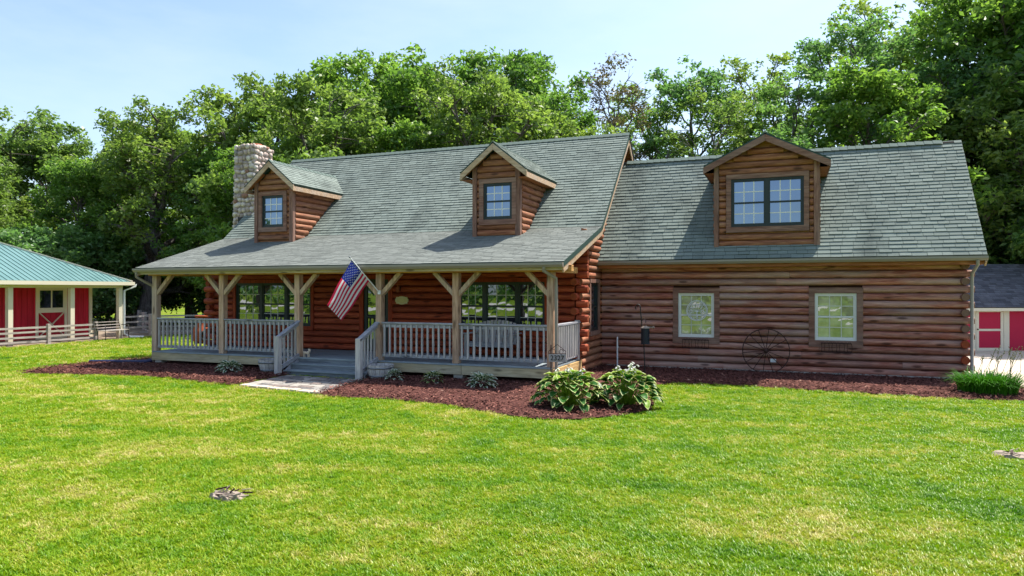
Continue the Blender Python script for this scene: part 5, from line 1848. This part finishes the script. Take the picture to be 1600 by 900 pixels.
def tree_proto(seed, Hh, R, base, limbs, subs, puff, per, size, mat, trunk_r, sparse=False, squash=.82, lean=0.0, top=1.0):
    rs = random.Random(seed)
    m = MB(); cl = []
    tp = []
    bend = rs.uniform(-.03, .03), rs.uniform(-.03, .03)
    TH = Hh * .80
    for i in range(9):
        t = i / 8
        tp.append(Vector((bend[0] * Hh * sin(t * 3.0) + lean * t * Hh * .1 + rs.uniform(-.05, .05) * t, bend[1] * Hh * sin(t * 2.4) + rs.uniform(-.05, .05) * t, TH * t)))
    tr = [trunk_r * (1.45 if i == 0 else 1.0 - .88 * (i / 8)) for i in range(9)]
    m.tube(tp, tr, 10)
    def on_trunk(t):
        f = t * 8; i = min(7, int(f)); return tp[i].lerp(tp[i + 1], f - i)
    cz = base + (Hh - base) * .5
    def inside(p):
        e = ((p.x - lean * .05 * Hh) / R) ** 2 + (p.y / R) ** 2 + ((p.z - cz) / ((Hh - base) * .54)) ** 2
        return e
    for i in range(limbs):
        u = (i + .5) / limbs
        t = (base / Hh * .75 + (1.0 - base / Hh * .75) * u ** .9) / .80
        t = min(.99, t * .80 + .02)
        o = on_trunk(t)
        a = i * 2.39996 + rs.uniform(-.35, .35)
        el = radians(12 + 58 * u + rs.uniform(-12, 12))
        z = o.z
        prof = sqrt(max(.06, 1 - ((u - .36) / .72) ** 2))
        L = R * prof * rs.uniform(.78, 1.1)
        d = Vector((cos(a) * cos(el), sin(a) * cos(el), sin(el)))
        pts = [o]; r0 = max(.035, trunk_r * (1 - .85 * t) * .62)
        k = 5
        for j in range(1, k + 1):
            f = j / k
            pts.append(o + d * (L * f) + Vector((rs.uniform(-.14, .14), rs.uniform(-.14, .14), L * .16 * f * f + rs.uniform(-.1, .1))))
        m.tube(pts, [r0 * (1 - .8 * j / k) + .012 for j in range(k + 1)], 6)
        for q in range(subs):
            f = .28 + .72 * (q + rs.random()) / subs
            i0 = min(k - 1, int(f * k)); b = pts[i0].lerp(pts[i0 + 1], f * k - i0)
            az = a + rs.uniform(-1.5, 1.5); e2 = rs.uniform(-.25, .95)
            Ls = R * rs.uniform(.16, .40) * (1.15 - f * .4)
            e = b + Vector((cos(az) * cos(e2), sin(az) * cos(e2), sin(e2))) * Ls
            mid = b.lerp(e, .5) + Vector((0, 0, .06 * Ls))
            m.tube([b, mid, e], [r0 * .32 + .008, r0 * .2 + .007, .010], 4, cap=False)
            if sparse:
                for w in range(4):
                    az2 = az + rs.uniform(-1, 1); g2 = e2 + rs.uniform(-.5, .6); s0 = b.lerp(e, rs.uniform(.4, 1))
                    m.tube([s0, s0 + Vector((cos(az2) * cos(g2), sin(az2) * cos(g2), sin(g2))) * Ls * rs.uniform(.4, .9)], [.014, .006], 3, cap=False)
                if rs.random() < .3: cl.append((e, puff * rs.uniform(.5, .9)))
            elif inside(e) < 1.9:
                cl.append((e, puff * rs.uniform(.7, 1.2)))
                if rs.random() < .35: cl.append((mid + Vector((rs.uniform(-.3, .3), rs.uniform(-.3, .3), rs.uniform(-.1, .4))), puff * rs.uniform(.5, .85)))
    # leader
    for q in range(4):
        cl.append((tp[-1] + Vector((rs.uniform(-.6, .6), rs.uniform(-.6, .6), rs.uniform(.2, Hh * .18))), puff * rs.uniform(.6, .9)))
    trunk = m.mesh('trunk', MT['bark'])
    crown = leaves_mesh(cl, per, size, mat, 'crown', seed, squash=squash)
    return trunk, crown, Hh

PROTO = {
    'A1': tree_proto(21, 13, 5.6, 2.6, 17, 15, .52, 50, .27, MT['leaf_oak'], .42),
    'A2': tree_proto(22, 13, 5.2, 2.2, 17, 15, .50, 50, .26, MT['leaf_oak'], .55),
    'B1': tree_proto(23, 16, 4.8, 3.0, 20, 15, .52, 52, .27, MT['leaf_green'], .36),
    'B2': tree_proto(24, 16, 4.6, 3.2, 19, 15, .54, 50, .28, MT['leaf_green'], .34),
    'C1': tree_proto(25, 17, 4.2, 3.4, 16, 10, .44, 38, .24, MT['leaf_oak'], .26),
    'C2': tree_proto(26, 17, 4.0, 3.2, 17, 10, .45, 40, .24, MT['leaf_blue'], .28),
    'D1': tree_proto(27, 16, 3.6, 4.5, 15, 8, .7, 90, .18, MT['leaf_dry'], .24, sparse=True),
    'S1': tree_proto(28, 4.6, 2.7, .2, 13, 9, .55, 90, .24, MT['leaf_blue'], .09),
    'S2': tree_proto(29, 4.2, 2.9, .2, 13, 9, .55, 90, .25, MT['leaf_green'], .09),
}
def tree(x, y, h, v, label, wide=1.0, rz=None, group='trees of the wood behind the cabin', name='tree', cat='tree', thick=1.0):
    tk, cr, Hh = PROTO[v]
    s = h / Hh
    t = thing(name, label, cat, (x, y, ground_z(x, y) - .05), group)
    rz = random.uniform(0, 6.28) if rz is None else rz
    a = inst('trunk', tk, t, (x, y, ground_z(x, y) - .05), (s * wide * thick, s * wide * thick, s), (0, 0, rz))
    b = inst('crown', cr, t, (x, y, ground_z(x, y) - .05), (s * wide, s * wide, s), (0, 0, rz))
    return t

TREES = [
    (-48.5, 28.2, 14.3, 'B1', 'green tree at the far left edge behind the stable roof'),
    (-51.5, 33.5, 15.9, 'A1', 'tall crown at the left edge standing highest above the stable ridge'),
    (-42.5, 25.4, 10.8, 'A2', 'lower oak close behind the left part of the stable roof'),
    (-50.0, 36.2, 15.1, 'A2', 'oak behind the stable hip, left of the sky dip'),
    (-40.5, 30.3, 12.0, 'B2', 'green tree rising over the sloping hip of the stable roof'),
    (-46.9, 39.5, 17.0, 'C1', 'airy tree top standing above the oaks left of the chimney'),
    (-41.8, 34.6, 12.0, 'A1', 'spreading oak between the stable roof end and the porch eave'),
    (-36.5, 31.8, 14.6, 'A2', 'old oak with the thickest trunk, seen beside the left porch post'),
    (-41.0, 39.7, 15.4, 'B1', 'tall tree some way left of the stone chimney'),
    (-31.7, 32.6, 11.0, 'B2', 'bushy tree hugging the left side of the stone chimney'),
    (-34.8, 37.9, 16.8, 'C2', 'airy tree with open top above the stone chimney'),
    (-29.9, 35.5, 15.1, 'A2', 'oak right above the stone chimney cap'),
    (-26.6, 30.0, 10.4, 'B1', 'lower green tree behind the left end of the main ridge'),
    (-26.7, 38.9, 18.4, 'B1', 'tall round crown rising above the left dormer'),
    (-23.6, 31.6, 12.6, 'A1', 'oak behind the main ridge just right of the left dormer'),
    (-23.6, 38.0, 15.8, 'B2', 'green tree right of the tall round crown, before the sky notch'),
    (-19.1, 33.3, 12.1, 'B2', 'lower bright tree in the notch between the two tall crowns'),
    (-20.7, 41.3, 18.4, 'B2', 'tall tree right of the sky notch above the middle of the ridge'),
    (-17.4, 42.6, 18.9, 'B1', 'tallest crown above the right dormer'),
    (-15.4, 34.8, 13.4, 'A2', 'dense oak right behind the right dormer'),
    (-13.9, 39.7, 14.8, 'B2', 'bright green tree near the right end of the main ridge'),
    (-11.3, 36.9, 10.6, 'A1', 'low oak behind the right end of the main ridge'),
    (-9.7, 41.4, 17.2, 'D1', 'half dead brown tree with bare twigs at the gable peak'),
    (-9.3, 47.9, 17.6, 'C1', 'thin tree behind the half dead brown one'),
    (-6.2, 45.9, 18.2, 'C2', 'airy tree above the left end of the wing ridge'),
    (-3.8, 42.6, 14.9, 'C1', 'slender tree left of the wing dormer peak'),
    (-2.2, 50.7, 19.7, 'C1', 'far airy tree top above the wing dormer'),
    (0.2, 45.2, 16.7, 'C2', 'open crowned tree just right of the wing dormer peak'),
    (-0.6, 40.6, 12.0, 'C2', 'low tree close behind the wing dormer roof'),
    (3.2, 48.5, 19.2, 'C2', 'tall airy tree over the middle of the wing ridge'),
    (6.8, 56.4, 23.4, 'C1', 'loftiest far tree reaching the top of the picture'),
    (4.1, 43.6, 14.6, 'B2', 'leafy tree behind the right half of the wing ridge'),
    (8.4, 48.4, 17.0, 'C2', 'airy tree in the gap left of the tall right edge crowns'),
    (11.5, 51.8, 22.0, 'B1', 'tall dense tree near the right edge reaching the top'),
    (9.2, 47.5, 13.6, 'A2', 'oak right above the corner of the wing roof'),
    (13.9, 50.5, 21.0, 'B2', 'tall tree cut by the right edge of the picture'),
    (12.6, 45.6, 12.2, 'A1', 'oak behind the shed roof at the right edge'),
    (17.5, 48.5, 18.0, 'B1', 'green tree right of the shed'),
    (-50.2, 24.9, 12.9, 'A1', 'oak left of the picture behind the stable'),
]
WIDE = {'C1': 1.15, 'C2': 1.2}
for x, y, h, v, lab in TREES:
    tree(x, y, h * (.86 if x < -33 else .95 if x < 1 else 1.04), v, lab, WIDE.get(v, 1.12) * random.uniform(.95, 1.1), thick=1.05 if 'thickest' in lab else 1.0)
for x, y, h, v, lab in [
    (-38.3, 25.7, 4.4, 'S1', 'dark shrub behind the ridge end of the stable'),
    (-42.4, 23.0, 4.6, 'S2', 'bright shrub behind the left part of the stable'),
    (-38.0, 28.6, 4.6, 'S1', 'dark shrub behind the hip of the stable'),
    (-41.5, 33.2, 5.4, 'S2', 'shrub seen under the stable roof beside the corner trim'),
    (-37.5, 36.5, 4.4, 'S1', 'dark shrub right of the thick oak trunk'),
    (-32.0, 35.2, 4.6, 'S1', 'dark shrub seen through the left porch bay'),
    (-28.4, 36.6, 4.4, 'S2', 'shrub behind the paddock fence by the cabin corner'),
    (-45.0, 38.0, 5.5, 'S1', 'dark shrub in the wood edge left of the thick oak'),
    (-36.8, 40.0, 6.0, 'S2', 'tall shrub behind the thick oak'),
    (-30.0, 41.5, 6.5, 'S1', 'tall dark shrub filling the wood behind the chimney'),
    (8.4, 45.8, 5.6, 'S1', 'dark shrub between the wing corner and the shed roof'),
    (13.4, 43.6, 5.8, 'S1', 'dark shrub behind the right end of the shed roof'),
]:
    tree(x, y, h, v, lab, 1.15, None, 'shrubs at the edge of the wood', 'shrub', 'shrub')

def reflection_wood():  # unseen trees behind the camera, added to give the window reflections texture
    rs = random.Random(5)
    cl = []
    for i in range(150):
        x = -95 + 190 * i / 150 + rs.uniform(-2, 2)
        for k in range(4):
            cl.append((Vector((x + rs.uniform(-2, 2), -62 + rs.uniform(-5, 5) + abs(x) * .12, 1 + k * 2.4 + rs.uniform(-1, 1) + (2.5 * sin(x * .23) if k == 3 else 0))), rs.uniform(1.5, 2.6)))
    me = leaves_mesh(cl, 60, .8, MT['leaf_green'], 'reflection_wood', 5)
    kind(inst('reflection_wood', me, None, (0, 0, 0)), 'stuff')
    mb = MB()
    mb.ngon([(-120, -34, .012), (120, -40, .012), (120, -33, .012), (-120, -26, .012)])
    kind(mb.build('reflection_road', MT['conc'], None, (0, -33, 0)), 'structure')  # unseen pale strip, added behind the camera for the window reflections
reflection_wood()

# ------------------------------------------------------------------ grass
def tuft_mesh(seed, n, hgt):
    rs = random.Random(seed); m = MB()
    for i in range(n):
        a = rs.uniform(0, 2 * pi); r0 = rs.random() ** .5 * .055; b = rs.uniform(0, 2 * pi)
        p = Vector((r0 * cos(a), r0 * sin(a), -.004)); h = hgt * rs.uniform(.6, 1.15); ln = rs.uniform(.2, 1.5) * h; w = rs.uniform(.0026, .0042)
        dv = Vector((cos(b), sin(b), 0)); sd = Vector((-sin(b), cos(b), 0)) * w
        q = p + dv * ln * .35 + Vector((0, 0, h * .62)); e = p + dv * ln + Vector((0, 0, h))
        m.add([p - sd, p + sd, q + sd * .8, q - sd * .8, e], [(0, 1, 2, 3), (3, 2, 4)])
    return m.mesh('grass_tuft', MT['blade'])

def grass():
    tufts = []
    for k in range(3):
        o = bpy.data.objects.new('grass_tuft', tuft_mesh(k, 20, .031))
        reg(o, 'grass_tuft', None, (-2.0 + k * 1.3, 7.0 + k * .6, 0)); kind(o, 'stuff'); tufts.append(o)
    P = []; S = []
    f2 = 1101.8; s, c = sin(.3754), cos(.3754)
    for (d0, d1, dens, sc) in ((4.6, 7.5, 480, .95), (7.5, 10.5, 310, 1.1), (10.5, 14.5, 165, 1.25), (14.5, 20, 90, 1.5), (20, 34, 34, 2.0)):
        A = (d1 * d1 - d0 * d0) * .5 * 2 * .80
        n = int(A * dens)
        d = np.sqrt(RNG.uniform(d0 * d0, d1 * d1, n)); u = RNG.uniform(-.80, .80, n) * d
        x = -s * d + c * u; y = c * d + s * u
        P.append(np.stack([x, y], 1)); S.append(np.full(n, sc) * RNG.uniform(.55, 1.5, n))
    P = np.concatenate(P); S = np.concatenate(S)
    x, y = P[:, 0], P[:, 1]
    jx = x + RNG.normal(0, .035, x.size); jy = y + RNG.normal(0, .035, x.size)
    bad = in_poly(jx, jy, MULCH_L) | in_poly(jx, jy, MULCH_R) | in_poly(x, y, WALK)
    bad |= (x > -17.1) & (x < -4.9) & (y > 14.9) & (y < 25.6)
    bad |= (x > -5.2) & (x < 4.3) & (y > 17)
    bad |= (x > 4.3) & (y > 17.5)
    bad |= (x < -27.2)
    bad |= (y > 24.4) & (x < -19.5) & (y > 24.0 - (-27.6 - x) * 1.03 - .6)
    bad |= ((x + 5.42) / .21) ** 2 + ((y - 5.72) / .14) ** 2 < 1
    bad |= ((x - 2.72) / .26) ** 2 + ((y - 10.85) / .19) ** 2 < 1
    ok = ~bad
    x, y, S = x[ok], y[ok], S[ok]
    n = x.size
    me = bpy.data.meshes.new('grass_blades')
    me.vertices.add(n)
    co = np.stack([x, y, np.zeros(n)], 1).astype(np.float32); me.vertices.foreach_set('co', co.ravel())
    at = me.attributes.new('size', 'FLOAT', 'POINT'); at.data.foreach_set('value', S.astype(np.float32))
    at = me.attributes.new('turn', 'FLOAT', 'POINT'); at.data.foreach_set('value', RNG.uniform(0, 6.283, n).astype(np.float32))
    me.update()
    o = bpy.data.objects.new('grass_blades', me); reg(o, 'grass_blades', None, (0, 0, 0)); kind(o, 'stuff')
    ng = bpy.data.node_groups.new('grass_spread', 'GeometryNodeTree')
    ng.interface.new_socket('Geometry', in_out='INPUT', socket_type='NodeSocketGeometry')
    ng.interface.new_socket('Geometry', in_out='OUTPUT', socket_type='NodeSocketGeometry')
    N = ng.nodes; Lk = ng.links
    gi = N.new('NodeGroupInput'); go = N.new('NodeGroupOutput')
    iop = N.new('GeometryNodeInstanceOnPoints')
    jn = N.new('GeometryNodeGeometryToInstance')
    for tf in tufts:
        oi = N.new('GeometryNodeObjectInfo'); oi.inputs['Object'].default_value = tf; oi.transform_space = 'ORIGINAL'
        oi.inputs['As Instance'].default_value = True
        Lk.new(oi.outputs['Geometry'], jn.inputs[0])
    Lk.new(gi.outputs[0], iop.inputs['Points']); Lk.new(jn.outputs[0], iop.inputs['Instance'])
    iop.inputs['Pick Instance'].default_value = True
    a1 = N.new('GeometryNodeInputNamedAttribute'); a1.data_type = 'FLOAT'; a1.inputs[0].default_value = 'size'
    a2 = N.new('GeometryNodeInputNamedAttribute'); a2.data_type = 'FLOAT'; a2.inputs[0].default_value = 'turn'
    cx = N.new('ShaderNodeCombineXYZ'); Lk.new(a2.outputs['Attribute'], cx.inputs[2])
    er = N.new('FunctionNodeEulerToRotation'); Lk.new(cx.outputs[0], er.inputs[0])
    Lk.new(er.outputs[0], iop.inputs['Rotation']); Lk.new(a1.outputs['Attribute'], iop.inputs['Scale'])
    Lk.new(iop.outputs[0], go.inputs[0])
    md = o.modifiers.new('spread', 'NODES'); md.node_group = ng
grass()
